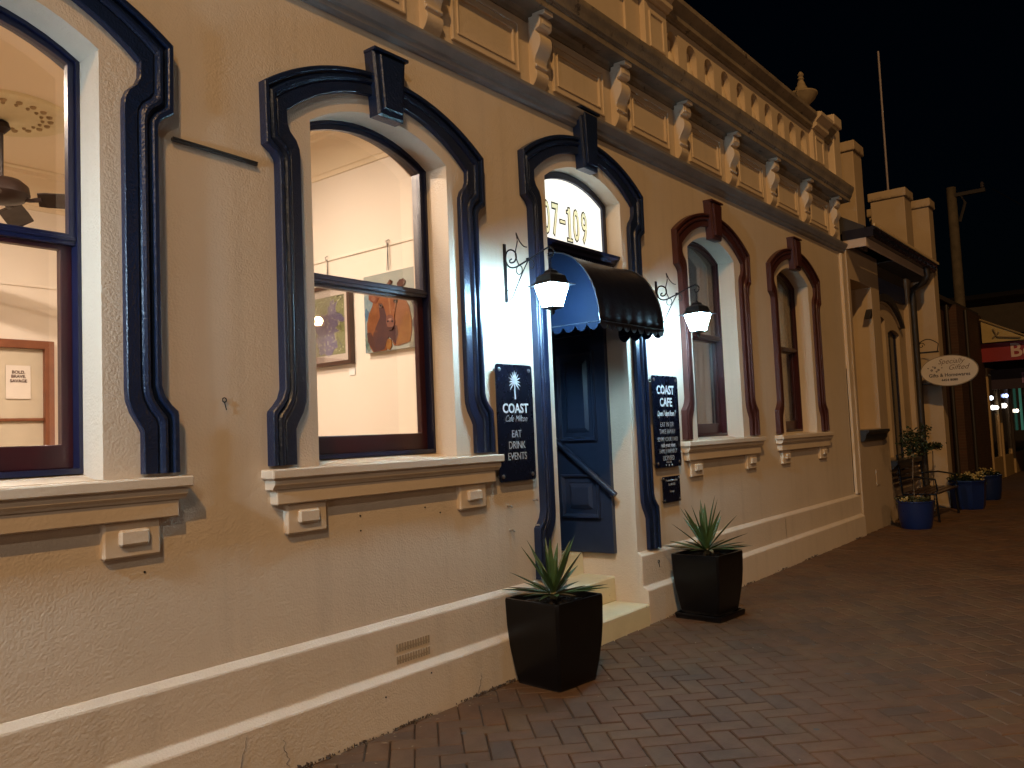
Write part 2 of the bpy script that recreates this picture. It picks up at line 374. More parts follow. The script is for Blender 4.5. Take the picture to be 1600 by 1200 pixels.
o = obj('brick_field', rest, bmats, pav, org=(6, -2.5, G), kind='stuff')
g = M(); g.box(19, 90, -5.19, 12, G-.01, G-.002); obj('far_pavement', g, bmats[2], kind='structure')
# litter: leaf scraps and grit on the bricks
lit = M()
for k in range(150):
    if k < 60: x = random.uniform(1.9, 4.6); y = -.09-abs(random.gauss(0, .12))
    else: x = random.uniform(2.2, 9); y = random.uniform(-2.4, -.1)
    s = random.choice((.004, .005, .007, .011)); a = random.uniform(0, 6.3); z = G+.004+random.random()*.003
    if k % 17 == 3: s *= 2.2
    lit.add([(x+s*math.cos(a+b)*(1 if b in (0, 3.14) else .45), y+s*math.sin(a+b)*(1 if b in (0, 3.14) else .45), z+random.random()*.004) for b in (0, 1.57, 3.14, 4.71)], [(0, 1, 2, 3)])
tag(obj('litter', lit, mat('litter_scrap', (.42, .33, .22), .8, (.2, .14, .09), 40), None, org=(4, -.5, G)), 'scattered leaf scraps and grit on the bricks along the cafe wall', 'litter', None, 'stuff')

gum = M()                                            # trodden gum and small oily spots
for k in range(46):
    x, y = random.uniform(2.6, 12), random.uniform(-2.9, -.35); r = random.uniform(.008, .019)
    gum.add([(x+r*random.uniform(.8, 1.15)*math.cos(a*.7), y+r*random.uniform(.8, 1.15)*math.sin(a*.7), G+.0052) for a in range(9)], [tuple(range(9))])
obj('gum_spots', gum, mat('old_gum', (.05, .042, .038), .7, (.10, .085, .075), 12), pav, org=(6, -2.5, G), kind='stuff')
# ================================================================== CAFE BUILDING
cafe = empty('cafe_building', (5.115, 0, G), 'long cream stuccoed cafe with dark blue and maroon arched window surrounds', 'building')
HW = .5; ZS, ZC = 3.13, 3.28; ZB = 1.40
wins = [(c, HW, ZB, ZS, ZC) for c in (CX[0], CX[1], CX[2], CX[4], CX[5])]
door = (CX[3], HW, G-.02, ZS+.165, ZC+.165)
m = M(); wall_sheet(m, -1.9, 11.3, G-.05, 4.6, wins+[door], 0, .3)
m.add([(11.3, 0, G-.05), (11.3, 3.4, G-.05), (11.3, 3.4, 4.6), (11.3, 0, 4.6)], [(0, 1, 2, 3)])
m.add([(-1.9, 0, G-.05), (-1.9, 6, G-.05), (-1.9, 6, 4.6), (-1.9, 0, 4.6)], [(0, 1, 2, 3)])
obj('wall', m, cream, cafe, org=(5.115, 0, 0))
# plinth in two runs, with splayed ledges
def plinth(x0, x1):
    m = M(); m.prismx([(0.01, .575), (-.002, .575), (-.034, .548), (-.037, .54), (-.037, .318), (-.075, .292), (-.079, .284), (-.085, G-.03), (.01, G-.03)], x0, x1)
    obj('plinth', m, cream, cafe, bevel=.006, org=((x0+x1)/2, 0, 0))
plinth(-1.9, CX[3]-HW); plinth(CX[3]+HW, 11.29)
# flat roof slab and back so that no sky shows through
m = M(); m.box(-1.9, 11.28, .26, 6.4, 4.3, 4.42); obj('roof', m, darkm, cafe)

def surround(cx, material, dz=0, zb=1.412, og=1.70, label=None):
    top = 2.90+dz
    ins = [(.65, zb), (.65, og-.12), (.635, og-.09), (.605, og-.04), (.588, og+.01), (.585, og+.06), (.585, top), (.588, top+.05), (.605, top+.09), (.64, top+.125), (.655, top+.16), (.657, 3.125+dz)]
    ous = [(.795, zb), (.795, og-.05), (.792, og-.035), (.765, og-.01), (.737, og+.025), (.722, og+.07), (.722, top-.05), (.725, top-.03), (.747, top), (.775, top+.018), (.793, top+.03), (.797, 3.232+dz)]
    def arc(hw, zs, zc, n):
        rise = zc-zs; R = (hw*hw+rise*rise)/(2*rise); a0 = math.asin(hw/R)
        return [(R*math.sin(a0-2*a0*i/n), zc-R+R*math.cos(a0-2*a0*i/n)) for i in range(1, n)]
    n = 28
    right_i = ins+arc(.657, 3.125+dz, 3.375+dz, n); right_o = ous+arc(.797, 3.232+dz, 3.492+dz, n)
    I = right_i+[(-x, z) for x, z in ins[::-1]]; O = right_o+[(-x, z) for x, z in ous[::-1]]
    prof = [(t, d*.68 if d > 0 else d) for t, d in ((0, -.012), (0, .040), (.03, .047), (.40, .047), (.43, .040), (.46, .040), (.50, .056), (.58, .067), (.66, .066), (.73, .052), (.76, .042), (.80, .042), (.82, .070), (.86, .076), (.97, .076), (1, .070), (1, -.012))]
    vs, fs = [], []; k = len(prof)
    for (xi, zi), (xo, zo) in zip(I, O):
        for t, d in prof: vs.append((cx+xi+(xo-xi)*t, -d, zi+(zo-zi)*t))
    for a in range(len(I)-1):
        for b in range(k-1): fs.append((a*k+b, a*k+b+1, (a+1)*k+b+1, (a+1)*k+b))
    fs += [tuple(range(k)), tuple(range((len(I)-1)*k, len(I)*k))]
    mm = M(); mm.add(vs, fs); nm = 'door_surround' if dz else 'window_surround'
    s = obj(nm, mm, material, cafe, org=(cx, 0, zb), smooth=28, label=label)
    kz0, kz1 = (3.255, 3.605) if not dz else (3.43, 3.865)
    km = M()
    def taper(y0, y1, z0, z1, w0, w1, ch=.012):
        km.add([(cx-w0, y0, z0), (cx+w0, y0, z0), (cx+w1, y0, z1), (cx-w1, y0, z1), (cx-w0+ch, y1, z0+ch), (cx+w0-ch, y1, z0+ch), (cx+w1-ch, y1, z1-ch), (cx-w1+ch, y1, z1-ch),
                (cx-w0, y1+ch, z0), (cx+w0, y1+ch, z0), (cx+w1, y1+ch, z1), (cx-w1, y1+ch, z1)],
               [(0, 1, 9, 8), (1, 2, 10, 9), (2, 3, 11, 10), (3, 0, 8, 11), (8, 9, 5, 4), (9, 10, 6, 5), (10, 11, 7, 6), (11, 8, 4, 7), (4, 5, 6, 7), (0, 3, 2, 1)])
    taper(.002, -.074, kz0, kz1, .094, .122)
    taper(-.072, -.092, kz0+.035, kz1-.02, .064, .086, .006)
    km.box(cx-.126, cx+.126, -.090, .002, kz1-.002, kz1+.014)
    obj('keystone', km, material, s, smooth=20)
    return s
def ring_flip(*a): pass
for k, c in ((0, NAVY), (1, NAVY), (2, NAVY), (4, MAR), (5, MAR)):
    surround(CX[k], navy if c == NAVY else maroon, label=('navy blue surround' if c == NAVY else 'maroon surround'))
surround(CX[3], navy, dz=.165, zb=.578, og=.94, label='navy blue door surround')

def sill(cx):
    m = M(); a = cx-.86
    for (d, z0, z1, hw) in ((.092, 1.352, 1.397, .832), ):
        m.cbox(cx-hw, cx+hw, -d, .05, z0, z1, .006)
    m.prismx([(.01, 1.352), (-.070, 1.352), (-.076, 1.340), (-.074, 1.325), (-.062, 1.312), (-.058, 1.303), (.01, 1.303)], cx-.812, cx+.812)
    m.cbox(cx-.786, cx+.786, -.052, .02, 1.232, 1.3035, .005)
    # sloping top of the opening behind the ledge
    m.add([(cx-.5, .045, 1.397), (cx+.5, .045, 1.397), (cx+.5, .20, 1.425), (cx-.5, .20, 1.425)], [(0, 1, 2, 3)])
    s = obj('window_sill', m, creamtrim, cafe, org=(cx, 0, 1.3))
    for sx in (-.6, .6):
        b = M(); b.cbox(cx+sx-.117, cx+sx+.117, -.030, .01, 1.088, 1.2325, .008); b.cbox(cx+sx-.062, cx+sx+.062, -.052, -.025, 1.135, 1.200, .010)
        obj('sill_block', b, creamtrim, s)
for k in (0, 1, 2, 4, 5): sill(CX[k])

def window(cx, mar, lower_open=0):
    A = arch(cx, .4995, 1.425, ZS, ZC-.001); B = arch(cx, .484, 1.448, ZS-.005, ZC-.018)
    f = M(); f.ringy(A, B, .165, .275)
    fr = obj('window', f, darknavy if not mar else sashm, cafe, org=(cx, .2, 1.42))
    u = M(); u.ringy(arch(cx, .485, 2.355, ZS-.005, ZC-.017), arch(cx, .458, 2.402, ZS-.015, ZC-.048), .180, .212)
    u.box(cx-.483, cx+.483, .172, .181, 2.372, 2.388)
    obj('upper_sash', u, darknavy if not mar else sashm, fr, bevel=.003)
    l = M(); z1 = 2.385
    R1 = [(cx-.485, 1.447), (cx-.485, z1), (cx+.485, z1), (cx+.485, 1.447)]; R2 = [(cx-.440, 1.545), (cx-.440, z1-.045), (cx+.440, z1-.045), (cx+.440, 1.545)]
    l.ringy(R1, R2, .218, .256); obj('lower_sash', l, sashm, fr, bevel=.004)
    for nm, cont, y in (('upper_pane', arch(cx, .4585, 2.40, ZS-.015, ZC-.048), .196), ('lower_pane', R2, .236)):
        g = M(); g.prismy(cont, y, y+.003); obj(nm, g, glass, fr)
for k in (0, 1, 2): window(CX[k], False)
for k in (4, 5): window(CX[k], True)

# lower string course
m = M(); m.prismx([(.01, 3.735), (-.018, 3.738), (-.036, 3.752), (-.040, 3.775), (-.055, 3.785), (-.060, 3.800), (-.078, 3.822), (-.084, 3.838), (-.084, 3.850), (-.02, 3.872), (.01, 3.874)], -1.9, 11.36)
obj('string_course', m, greycourse, cafe, org=(5, 0, 3.74), smooth=25)
# frieze panels between the brackets
bx = [4.565+1.067*k for k in range(-5, 7)]
for a, b in zip(bx[:-1], bx[1:]):
    x0, x1 = a+.20, b-.20; z0, z1 = 3.935, 4.285; m = M()
    def rr(i): return [(x0+i, z0+i), (x0+i, z1-i), (x1-i, z1-i), (x1-i, z0+i)]
    m.ringy(rr(0), rr(.016), -.022, .004); m.ringy(rr(.016), rr(.05), -.012, .004); m.ringy(rr(.05), rr(.062), -.020, .004)
    obj('frieze_panel', m, creamtrim, cafe, bevel=.003)
# scrolled brackets
bp = [(.01, 4.372), (-.082, 4.372), (-.100, 4.362), (-.108, 4.340), (-.106, 4.298), (-.098, 4.282), (-.066, 4.274), (-.063, 4.262), (-.074, 4.252), (-.090, 4.238), (-.102, 4.212), (-.104, 4.180),
      (-.096, 4.150), (-.078, 4.118), (-.060, 4.092), (-.050, 4.066), (-.048, 4.040), (-.062, 4.036), (-.064, 4.020), (-.050, 4.014), (-.046, 4.002), (-.060, 3.990), (-.066, 3.966), (-.060, 3.938), (-.046, 3.912), (-.028, 3.892), (.01, 3.882)]
proto = None
for k, c in enumerate(bx):
    if proto is None:
        m = M(); m.prismx(bp, c-.07, c+.07); m.box(c-.045, c+.045, -.112, -.10, 4.305, 4.335)
        proto = obj('bracket', m, creamtrim, cafe, org=(c, 0, 3.9), smooth=32, bevel=.003)
        m = M(); m.box(c-.05, c+.05, -.135, -.03, 4.3725, 4.401); obj('bracket_cap', m, creamtrim, proto)
    else: copy_tree(proto, cafe, Vector((c, 0, 3.9))-ORG['cafe_building'])
# main cornice
m = M(); m.prismx([(.02, 4.374), (-.012, 4.376), (-.020, 4.390), (-.026, 4.402), (-.145, 4.404), (-.148, 4.402), (-.150, 4.446), (-.160, 4.452), (-.163, 4.462), (-.172, 4.470), (-.178, 4.495), (-.192, 4.525), (-.200, 4.540), (-.206, 4.556), (-.208, 4.588), (-.15, 4.604), (.3, 4.63)], -1.9, 11.34)
m.prismx([(0.0, 4.338), (-.012, 4.338), (-.012, 4.3735), (0.0, 4.3735)], -1.9, 11.30)
obj('cornice', m, cornm, cafe, org=(5, 0, 4.4), smooth=25)
# pierced parapet
par = M(); slots = [(6.80+.3825*k, .105, 4.77, 5.03, 5.132) for k in range(10)]
wall_sheet(par, 6.60, 10.46, 4.60, 5.20, slots, .05, .22)
obj('pierced_parapet', par, creamtrim, cafe, org=(8.5, 0, 4.6))
for x, _, z0, z1, _ in slots:                         # a swelling baluster stands in each slot's right half
    m = M(); m.lathe([(.030, 0), (.036, .02), (.062, .07), (.070, .12), (.060, .17), (.038, .22), (.028, .27), (.034, .30), (.034, .335)], (x+.075, .15, 4.77), 14)
    obj('baluster', m, creamtrim, cafe, smooth=40)
m = M(); m.box(-1.9, 6.2, .05, .27, 4.60, 5.20)
for a, b in ((4.3, 5.95), (2.4, 4.05)):
    m.ringy([(a, 4.72), (a, 5.12), (b, 5.12), (b, 4.72)], [(a+.03, 4.75), (a+.03, 5.09), (b-.03, 5.09), (b-.03, 4.75)], .03, .055)
obj('parapet', m, creamtrim, cafe)
m = M()
cop = [(.30, 5.20), (.03, 5.20), (.02, 5.215), (-.01, 5.225), (-.015, 5.26), (.0, 5.268), (-.01, 5.29), (-.055, 5.325), (-.075, 5.345), (-.08, 5.385), (-.05, 5.395), (.34, 5.42)]
m.prismx(cop, -1.9, 11.22); obj('coping', m, cornm, cafe, smooth=25, org=(5, 0, 5.2))
def pedestal(x0, x1, top, y=0.0):
    m = M(); m.box(x0, x1, y, .30, 4.6, top); m.prismx([(.32, 4.60), (y-.03, 4.60), (y-.03, 4.70), (y-.002, 4.73), (.32, 4.73)], x0-.02, x1+.02)
    a, b = x0+.07, x1-.07
    m.ringy([(a, 4.80), (a, top-.08), (b, top-.08), (b, 4.80)], [(a+.025, 4.825), (a+.025, top-.105), (b-.025, top-.105), (b-.025, 4.825)], y-.012, y+.004)
    m.prismx([(p[0]-.05+y, p[1]+.002) for p in cop], x0-.015, x1+.015)
    obj('pedestal', m, creamtrim, cafe, bevel=.004)
pedestal(6.20, 6.60, 5.20); pedestal(10.46, 10.90, 5.20)
m = M(); m.box(10.90, 11.2, .05, .27, 4.6, 5.2); m.box(11.24, 11.52, -.02, .4, 4.50, 5.46); m.box(11.22, 11.54, -.05, .42, 5.46, 5.60)
obj('end_pier', m, creamtrim, cafe, bevel=.012)
m = M(); m.box(10.92, 11.21, .18, .42, 4.6, 5.66); obj('urn_pedestal', m, creamtrim, cafe, bevel=.01)
m = M(); m.box(11.18, 11.325, -.036, .01, .578, 3.72); obj('end_pilaster', m, creamtrim, cafe, bevel=.004)
m = M(); m.box(11.16, 11.176, -.004, .004, .60, 2.2); obj('wall_joint', m, darkm, cafe)

# door opening: steps, landing, hall, panelled reveal door, fanlight
dx0, dx1 = CX[3]-HW, CX[3]+HW
for k, (y0, y1, zt) in enumerate(((-.088, .60, .195), (.205, .60, .385), (.495, 1.0, .555))):
    m = M(); m.cbox(dx0+.003, dx1-.003, y0, y1, G-.02 if k == 0 else zt-.192, zt, .010)
    obj('step', m, stepm, cafe, label=('bottom step', 'middle step', 'threshold step')[k])
m = M()
m.box(dx1, dx1+.3, .3005, 1.0, G, .553); obj('hall_base', m, cream, cafe)
m = M(); m.box(dx0-.3, dx0, .3005, 1.0, G, .556); obj('hall_base', m, cream, cafe)
m = M(); m.box(dx0-.02, dx0-.005, .3, 1.0, .56, 3.4); m.box(dx1+.005, dx1+.02, .3, 1.0, .555, 3.4); m.box(dx0-.02, dx1+.02, .98, 1.0, .5, 3.5); m.box(dx0-.02, dx1+.02, .3, 1.0, 2.86, 2.90)
obj('hall_lining', m, navydoor, cafe)
def leaf(X, s, y0, y1):
    m = M(); z0, z1 = .562, 2.735; f = X   # slab
    m.box(X, X+s*.045, y0, y1, z0, z1)
    d = obj('door_leaf', m, navydoor, cafe, org=(X, y0, z0), bevel=.003)
    for (a, b) in ((.835, 1.175), (1.445, 2.155), (2.285, 2.66)):
        p = M(); ya, yb = y0+.10, y1-.10
        def rg(i, x_in, x_out):   # ring in the Y-Z plane
            A = [(ya+i[0], a+i[0]), (ya+i[0], b-i[0]), (yb-i[0], b-i[0]), (yb-i[0], a+i[0])]; B = [(ya+i[1], a+i[1]), (ya+i[1], b-i[1]), (yb-i[1], b-i[1]), (yb-i[1], a+i[1])]
            n = 4; vs = [(x_out, y, z) for y, z in A]+[(x_in, y, z) for y, z in B]+[(X, y, z) for y, z in A]
            p.add(vs, [(k, (k+1) % 4, 4+(k+1) % 4, 4+k) for k in range(4)]+[(k, (k+1) % 4, 8+(k+1) % 4, 8+k) for k in range(4)])
        h = b-a
        rg((0, .012), X-s*.030, X-s*.030); rg((.012, .030), X-s*.008, X-s*.030)
        if h > .12:
            rg((.028, .034), X-s*.004, X-s*.006); rg((.034, .06), X-s*.006, X-s*.004)
            p.add([(X-s*.006, ya+.07, a+.07), (X-s*.006, ya+.07, b-.07), (X-s*.006, yb-.07, b-.07), (X-s*.006, yb-.07, a+.07), (X-s*.022, ya+.10, a+.10), (X-s*.022, ya+.10, b-.10), (X-s*.022, yb-.10, b-.10), (X-s*.022, yb-.10, a+.10)],
                  [(0, 1, 5, 4), (1, 2, 6, 5), (2, 3, 7, 6), (3, 0, 4, 7), (4, 5, 6, 7)])
        obj('door_panel', p, navydoor, d)
    return d
leaf(dx1-.045, 1, .18, .74); leaf(dx0+.045, -1, .31, .86)
# top-of-door board so the leaf meets the transom
m = M(); m.box(dx0+.002, dx1-.047, .135, .17, 2.66, 2.74)
obj('transom_board', m, navydoor, cafe)
m = M(); Z = 2.74
m.prismx([(.30, Z), (.085, Z), (.082, Z+.03), (.075, Z+.034), (.075, Z+.062), (.055, Z+.075), (.048, Z+.095), (.020, Z+.108), (.016, Z+.130), (.30, Z+.135)], dx0+.002, dx1-.001)
tr = obj('transom', m, darknavy, cafe, smooth=25)
m = M()
for k in range(34): x = dx0+.015+k*.0285; m.box(x, x+.016, .060, .076, Z+.036, Z+.060)
obj('dentil_row', m, darknavy, tr, kind='stuff')
fc = arch(CX[3], .4995, 2.87, 3.295, 3.444); fi = arch(CX[3], .455, 2.905, 3.27, 3.392)
m = M(); m.ringy(fc, fi, .13, .20); ff = obj('fanlight', m, darknavy, cafe, bevel=.004)
m = M(); m.prismy(fi, .152, .158); obj('lit_pane', m, fanem, ff)
nx = [CX[3]-.37, CX[3]-.285, CX[3]-.180, CX[3]-.085, CX[3]+.005, CX[3]+.095, CX[3]+.205]
for s, x in zip('107-109', nx):
    zz = 2.985
    if s == '-':
        for mt, e, y in ((outl, .008, .149), (numf, -.002, .147)):
            m = M(); m.box(x-.032-e, x+.032+e, y, y+.002, zz+.075-e, zz+.097+e); obj('numeral', m, mt, ff)
        continue
    if s == '1':                # slab foot and flag of the old-style 1
        for mt, e, y in ((outl, .011, .1493), (numf, 0, .1473)):
            m = M(); m.box(x-.030-e, x+.030+e, y, y+.0015, zz-.045-e, zz-.030+e); m.box(x-.028-e, x-.004, y, y+.0015, zz+.165-e, zz+.180+e); obj('numeral_serif', m, mt, ff)
    for mt, bo, y in ((outl, .0125, .1495), (numf, -.0005, .1475)):
        text('numeral', s, .335, mt, ff, (x, y, zz+.075), sx=.50 if s != '1' else .62, bold=bo, depth=.0008)
# handrail on the door leaf side
m = M(); m.tube([(dx1-.085, .72, 1.50), (dx1-.085, .12, 1.018)], .024, 10)
for t in (.08, .93):
    y = .72-.60*t; z = 1.50-.482*t; m.tube([(dx1-.085, y, z), (dx1-.085, y+.005, z-.035), (dx1-.04, y+.01, z-.045)], .009, 6)
hr = obj('handrail', m, navydoor, cafe, smooth=40)

# small fixings on the facade
m = M(); m.tube([(1.862, -.012, 2.835), (2.285, -.012, 2.822)], .0085, 6); m.tube([(1.862, -.020, 2.842), (2.285, -.020, 2.829)], .004, 5)
obj('metal_strip', m, mat('dull_metal', (.05, .045, .04), .5, None, 8), cafe)
for i, (x, z) in enumerate(((4.058, 1.070), (4.325, 1.088), (4.072, .918), (4.342, .922))):
    m = M(); m.tube([(x, .0, z), (x, -.028, z+.002)], .0065, 8); m.tube([(x-.009, -.030, z+.006), (x+.012, -.030, z-.008)], .005, 6)
    obj('wall_bolt', m, mat('galvanised', (.42, .38, .33), .5, None, 30, metal=.4), cafe)
for (x, z, r) in ((2.092, 1.716, .010), (5.86, .475, .012)):
    m = M(); m.tube([(x+r*math.cos(a*.7), -.008-(.037 if z < .6 else 0), z+r*math.sin(a*.7)) for a in range(10)], .0028, 5); m.tube([(x, -.008-(.037 if z < .6 else 0), z-r), (x+.008, -.010-(.037 if z < .6 else 0), z-.045)], .0024, 5)
    obj('eye_hook', m, blackm, cafe)
for (x, z) in ((1.72, 1.02), (2.86, 1.13), (2.86, 1.055), (3.33, 1.13), (3.45, 1.09), (2.92, .22), (3.25, .26)):
    m = M(); m.lathe([(.0045, 0), (.0045, .003)], (x, -.0005-(.083 if z < .3 else 0), z), 8, ax='y'); obj('drill_hole', m, darkm, cafe)
vent = M()
for r in range(2):
    for k in range(13):
        x = 3.045+k*.0195; z = .345+r*.062
        vent.box(x, x+.011, -.040, -.034, z, z+.040)
        if k % 2: vent.box(x-.006, x+.015, -.0405, -.034, z+.012, z+.018)
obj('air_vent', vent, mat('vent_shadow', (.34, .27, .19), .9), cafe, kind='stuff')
r_ = random.Random(31)
for (x, y, z0, z1, dr) in ((2.06, -.0865, .05, .275, .05), (2.33, -.0865, .06, .20, -.03), (3.62, -.0865, .05, .16, .04), (4.02, -.0385, .33, .52, .02), (6.9, -.0865, .05, .26, .03), (8.62, -.0385, .33, .53, -.02)):
    n = 9; pts = [(x+dr*k/n+r_.gauss(0, .006), y, z0+(z1-z0)*k/n) for k in range(n+1)]
    m = M(); m.tube(pts, [.0004+.0011*math.sin(math.pi*(k+.5)/(n+1))*r_.uniform(.6, 1.2) for k in range(n+1)], 4)
    obj('crack', m, mat('crack_line', (.14, .10, .07), .9), cafe)
m = M()                                              # rough mortar crumbling along the foot of the wall
cl_ = [random.uniform(1.8, 4.6) for _ in range(17)]+[random.uniform(5.7, 11.1) for _ in range(9)]
for k in range(520):
    x = random.choice(cl_)+random.gauss(0, .07); s = random.uniform(.002, .008)*(2.2 if random.random() < .12 else 1)
    if 4.6 < x < 5.62: continue
    vs = [Vector((random.gauss(0, 1), random.gauss(0, 1), random.gauss(0, 1))).normalized()*s for _ in range(5)]
    m.add([v+Vector((x, -.084-random.random()*.012, G+.004+random.random()*.012)) for v in vs], [(0, 1, 2), (0, 1, 3), (0, 2, 3), (1, 2, 4), (1, 3, 4), (2, 3, 4)])
obj('crumbled_mortar', m, mat('mortar_crumb', (.10, .07, .05), .95, (.05, .035, .025), 20), cafe, kind='stuff')

# ------------------------------------------------------------------ room behind the two lit windows
m = M(); CZ = 3.9
m.box(-1.9, 4.2, .30, .32, .5, ZB-.0) ; m.box(4.2, 4.35, .30, 4.35, .5, CZ); m.box(-1.9, 4.2, 4.2, 4.35, .5, CZ); m.box(-1.95, -1.9, .3, 4.3, .5, CZ)
obj('interior_wall', m, roomm, cafe)
m = M(); m.box(-1.9, 4.2, .3, 4.3, CZ, CZ+.1); ce = obj('room_ceiling', m, ceilm, cafe)
m = M(); m.box(-1.9, 4.2, .3, 4.3, .42, .5); obj('room_floor', m, floorm, cafe)
m = M()                                              # moulded cornice under the ceiling
pf = [(0, CZ), (0, CZ-.30), (.012, CZ-.30), (.018, CZ-.27), (.03, CZ-.262), (.035, CZ-.24), (.07, CZ-.18), (.10, CZ-.12), (.11, CZ-.11), (.15, CZ-.06), (.17, CZ-.05), (.18, CZ-.02), (.22, CZ-.012), (.22, CZ)]
m.add([(4.2-d, .3, z) for d, z in pf]+[(4.2-d, 4.2, z) for d, z in pf], [(i, i+1, len(pf)+i+1, len(pf)+i) for i in range(len(pf)-1)])
m.prismx([(4.2-d, z) for d, z in pf], -1.9, 4.2)
obj('room_cornice', m, ceilm, cafe, smooth=20)
m = M(); m.box(4.188, 4.2, .3, 4.2, 2.935, 2.955); m.box(-1.9, 4.19, 4.188, 4.2, 2.935, 2.955); obj('picture_rail', m, roomm, cafe, bevel=.003)
rc = (2.28, 2.94)
m = M(); m.lathe([(.44, 0), (.43, -.018), (.40, -.024), (.36, -.014), (.20, -.016), (.12, -.04), (.06, -.05), (.03, -.05)], (rc[0], rc[1], CZ), 48)
rose = obj('ceiling_rose', m, mat('rose_plaster', (.74, .66, .42), .7, (.62, .54, .32), 6), cafe, smooth=30)
m = M()
for k in range(20):
    a = 2*math.pi*k/20
    for r, w_ in ((.30, .022), (.25, .014)):
        m.lathe([(w_, 0), (w_*.8, -.012), (w_*.2, -.018)], (rc[0]+r*math.cos(a), rc[1]+r*math.sin(a), CZ-.014), 7)
obj('rose_ornament', m, mat('rose_ornament', (.42, .30, .16), .8), cafe, kind='stuff')
# timber-framed panel door at the back of the room, with a notice on it
m = M(); Yb = 4.2
R1 = [(2.02, .5), (2.02, 2.475), (3.12, 2.475), (3.12, .5)]; R2 = [(2.10, .52), (2.10, 2.405), (3.045, 2.405), (3.045, .52)]
m.ringy(R1, R2, Yb-.07, Yb-.002); m.box(2.1, 3.045, Yb-.05, Yb-.02, 1.80, 1.825)
fd = obj('back_door', m, woodm, cafe, bevel=.006, label='brown timber framed door with cream panel')
m = M(); m.box(2.1, 3.045, Yb-.022, Yb-.004, .52, 2.405); obj('door_panel', m, mat('door_cream', (.62, .55, .42), .6), fd)
nt_ = obj('paper_notice', (lambda mm: (mm.box(2.755, 2.943, Yb-.034, Yb-.030, 1.985, 2.262), mm)[1])(M()), mat('paper', (.80, .74, .66), .8), None)
tag(nt_, 'white paper notice stuck on the brown framed door inside', 'notice')
for i, (s, z, sz) in enumerate((('BOLD.', 2.205, .036), ('BRAVE.', 2.170, .036), ('SAVAGE', 2.132, .036))):
    text('lettering', s, sz, mat('print_brown', (.10, .05, .035), .7), nt_, (2.85, Yb-.0355, z), depth=.0006, bold=.0012)
# ceiling fan
fan = empty('ceiling_fan', (rc[0], rc[1], 3.22), 'dark brown ceiling fan hanging below the round ceiling rose', 'ceiling fan')
fm = mat('fan_bronze', (.022, .012, .009), .4, None, 9, spec=.3); fb = mat('fan_blade', (.030, .017, .012), .5, (.02, .012, .009), 8, spec=.25)
m = M(); m.tube([(rc[0], rc[1], 3.86), (rc[0], rc[1], 3.36)], .012, 10); m.lathe([(.012, 0), (.045, -.02), (.055, -.06), (.02, -.10)], (rc[0], rc[1], 3.85), 20); obj('rod', m, fm, fan, smooth=40)
m = M(); m.lathe([(.03, .13), (.12, .11), (.165, .07), (.175, .01), (.14, -.03), (.07, -.05), (.02, -.055)], (rc[0], rc[1], 3.31), 28); obj('motor', m, fm, fan, smooth=40)
for k in range(4):
    a = rad(-29+88*k); d = Vector((math.cos(a), math.sin(a), 0)); n = Vector((-math.sin(a), math.cos(a), 0)); c = Vector((rc[0], rc[1], 3.30)); m = M()
    st = [(.22, .055), (.27, .074), (.5, .080), (.72, .078), (.76, .05)]
    vs = []
    for r, hw in st: vs += [c+d*r+n*hw-Vector((0, 0, .030)), c+d*r-n*hw+Vector((0, 0, .030)), c+d*r-n*hw+Vector((0, 0, .024)), c+d*r+n*hw-Vector((0, 0, .036))]
    q = len(st); m.add(vs, [(4*i+j, 4*i+(j+1) % 4, 4*i+4+(j+1) % 4, 4*i+4+j) for i in range(q-1) for j in range(4)]+[(0, 1, 2, 3), tuple(range(4*q-4, 4*q))])
    b = obj('blade', m, fb, fan)
    m = M(); m.tube([c+d*.12, c+d*.17+Vector((0, 0, -.012)), c+d*.24], [.02, .014, .02], 8); obj('blade_arm', m, fm, b, smooth=40)

# painted canvases on the side wall (plane X = 4.2, facing -X); painter: filled 2D outlines in thin relief
def paint(parent, X, y0, z0, s, outline, layer, material, name='paint_layer', kind=None):
    # outline in unit canvas coords (u right, v up); u runs along -Y
    pts = [(X-.0012*layer, y0-u*s[0], z0+v*s[1]) for u, v in outline]; n = len(pts)
    m = M(); m.add(pts+[(X, p[1], p[2]) for p in pts], [tuple(range(n))]+[(i, (i+1) % n, n+(i+1) % n, n+i) for i in range(n)])
    return obj(name, m, material, parent, org=pts[0], kind=kind)
def blob(cx, cy, rx, ry, n=22, jit=.05, rot=0, seed=0):
    rr = random.Random(seed); out = []
    for i in range(n):
        a = 2*math.pi*i/n; k = 1+rr.uniform(-jit, jit); x, y = rx*k*math.cos(a), ry*k*math.sin(a)
        out.append((cx+x*math.cos(rot)-y*math.sin(rot), cy+x*math.sin(rot)+y*math.cos(rot)))
    return out
def pm(n, c, c2, sc_=9):
    if n in MATS: return MATS[n]
    f = lambda q: None if q is None else tuple(v*.66 for v in q)
    return mat(n, f(c), .6, f(c2), sc_, bump=.35, bscale=50, bdist=.002, spec=.25)
cow = empty('cow_painting', (4.17, 1.09, 2.16), 'unframed canvas painting of a red-brown cow facing out, seen through the window', 'painting')
cy0, cz0, cs = 1.372, 2.163, (.575, .57)
m = M(); m.box(4.158, 4.198, cy0-cs[0], cy0, cz0, cz0+cs[1]); obj('canvas', m, pm('canvas_pale', (.52, .55, .48), (.40, .47, .46), 5), cow)
hide = pm('cow_coat', (.24, .075, .024), (.34, .13, .045), 16)
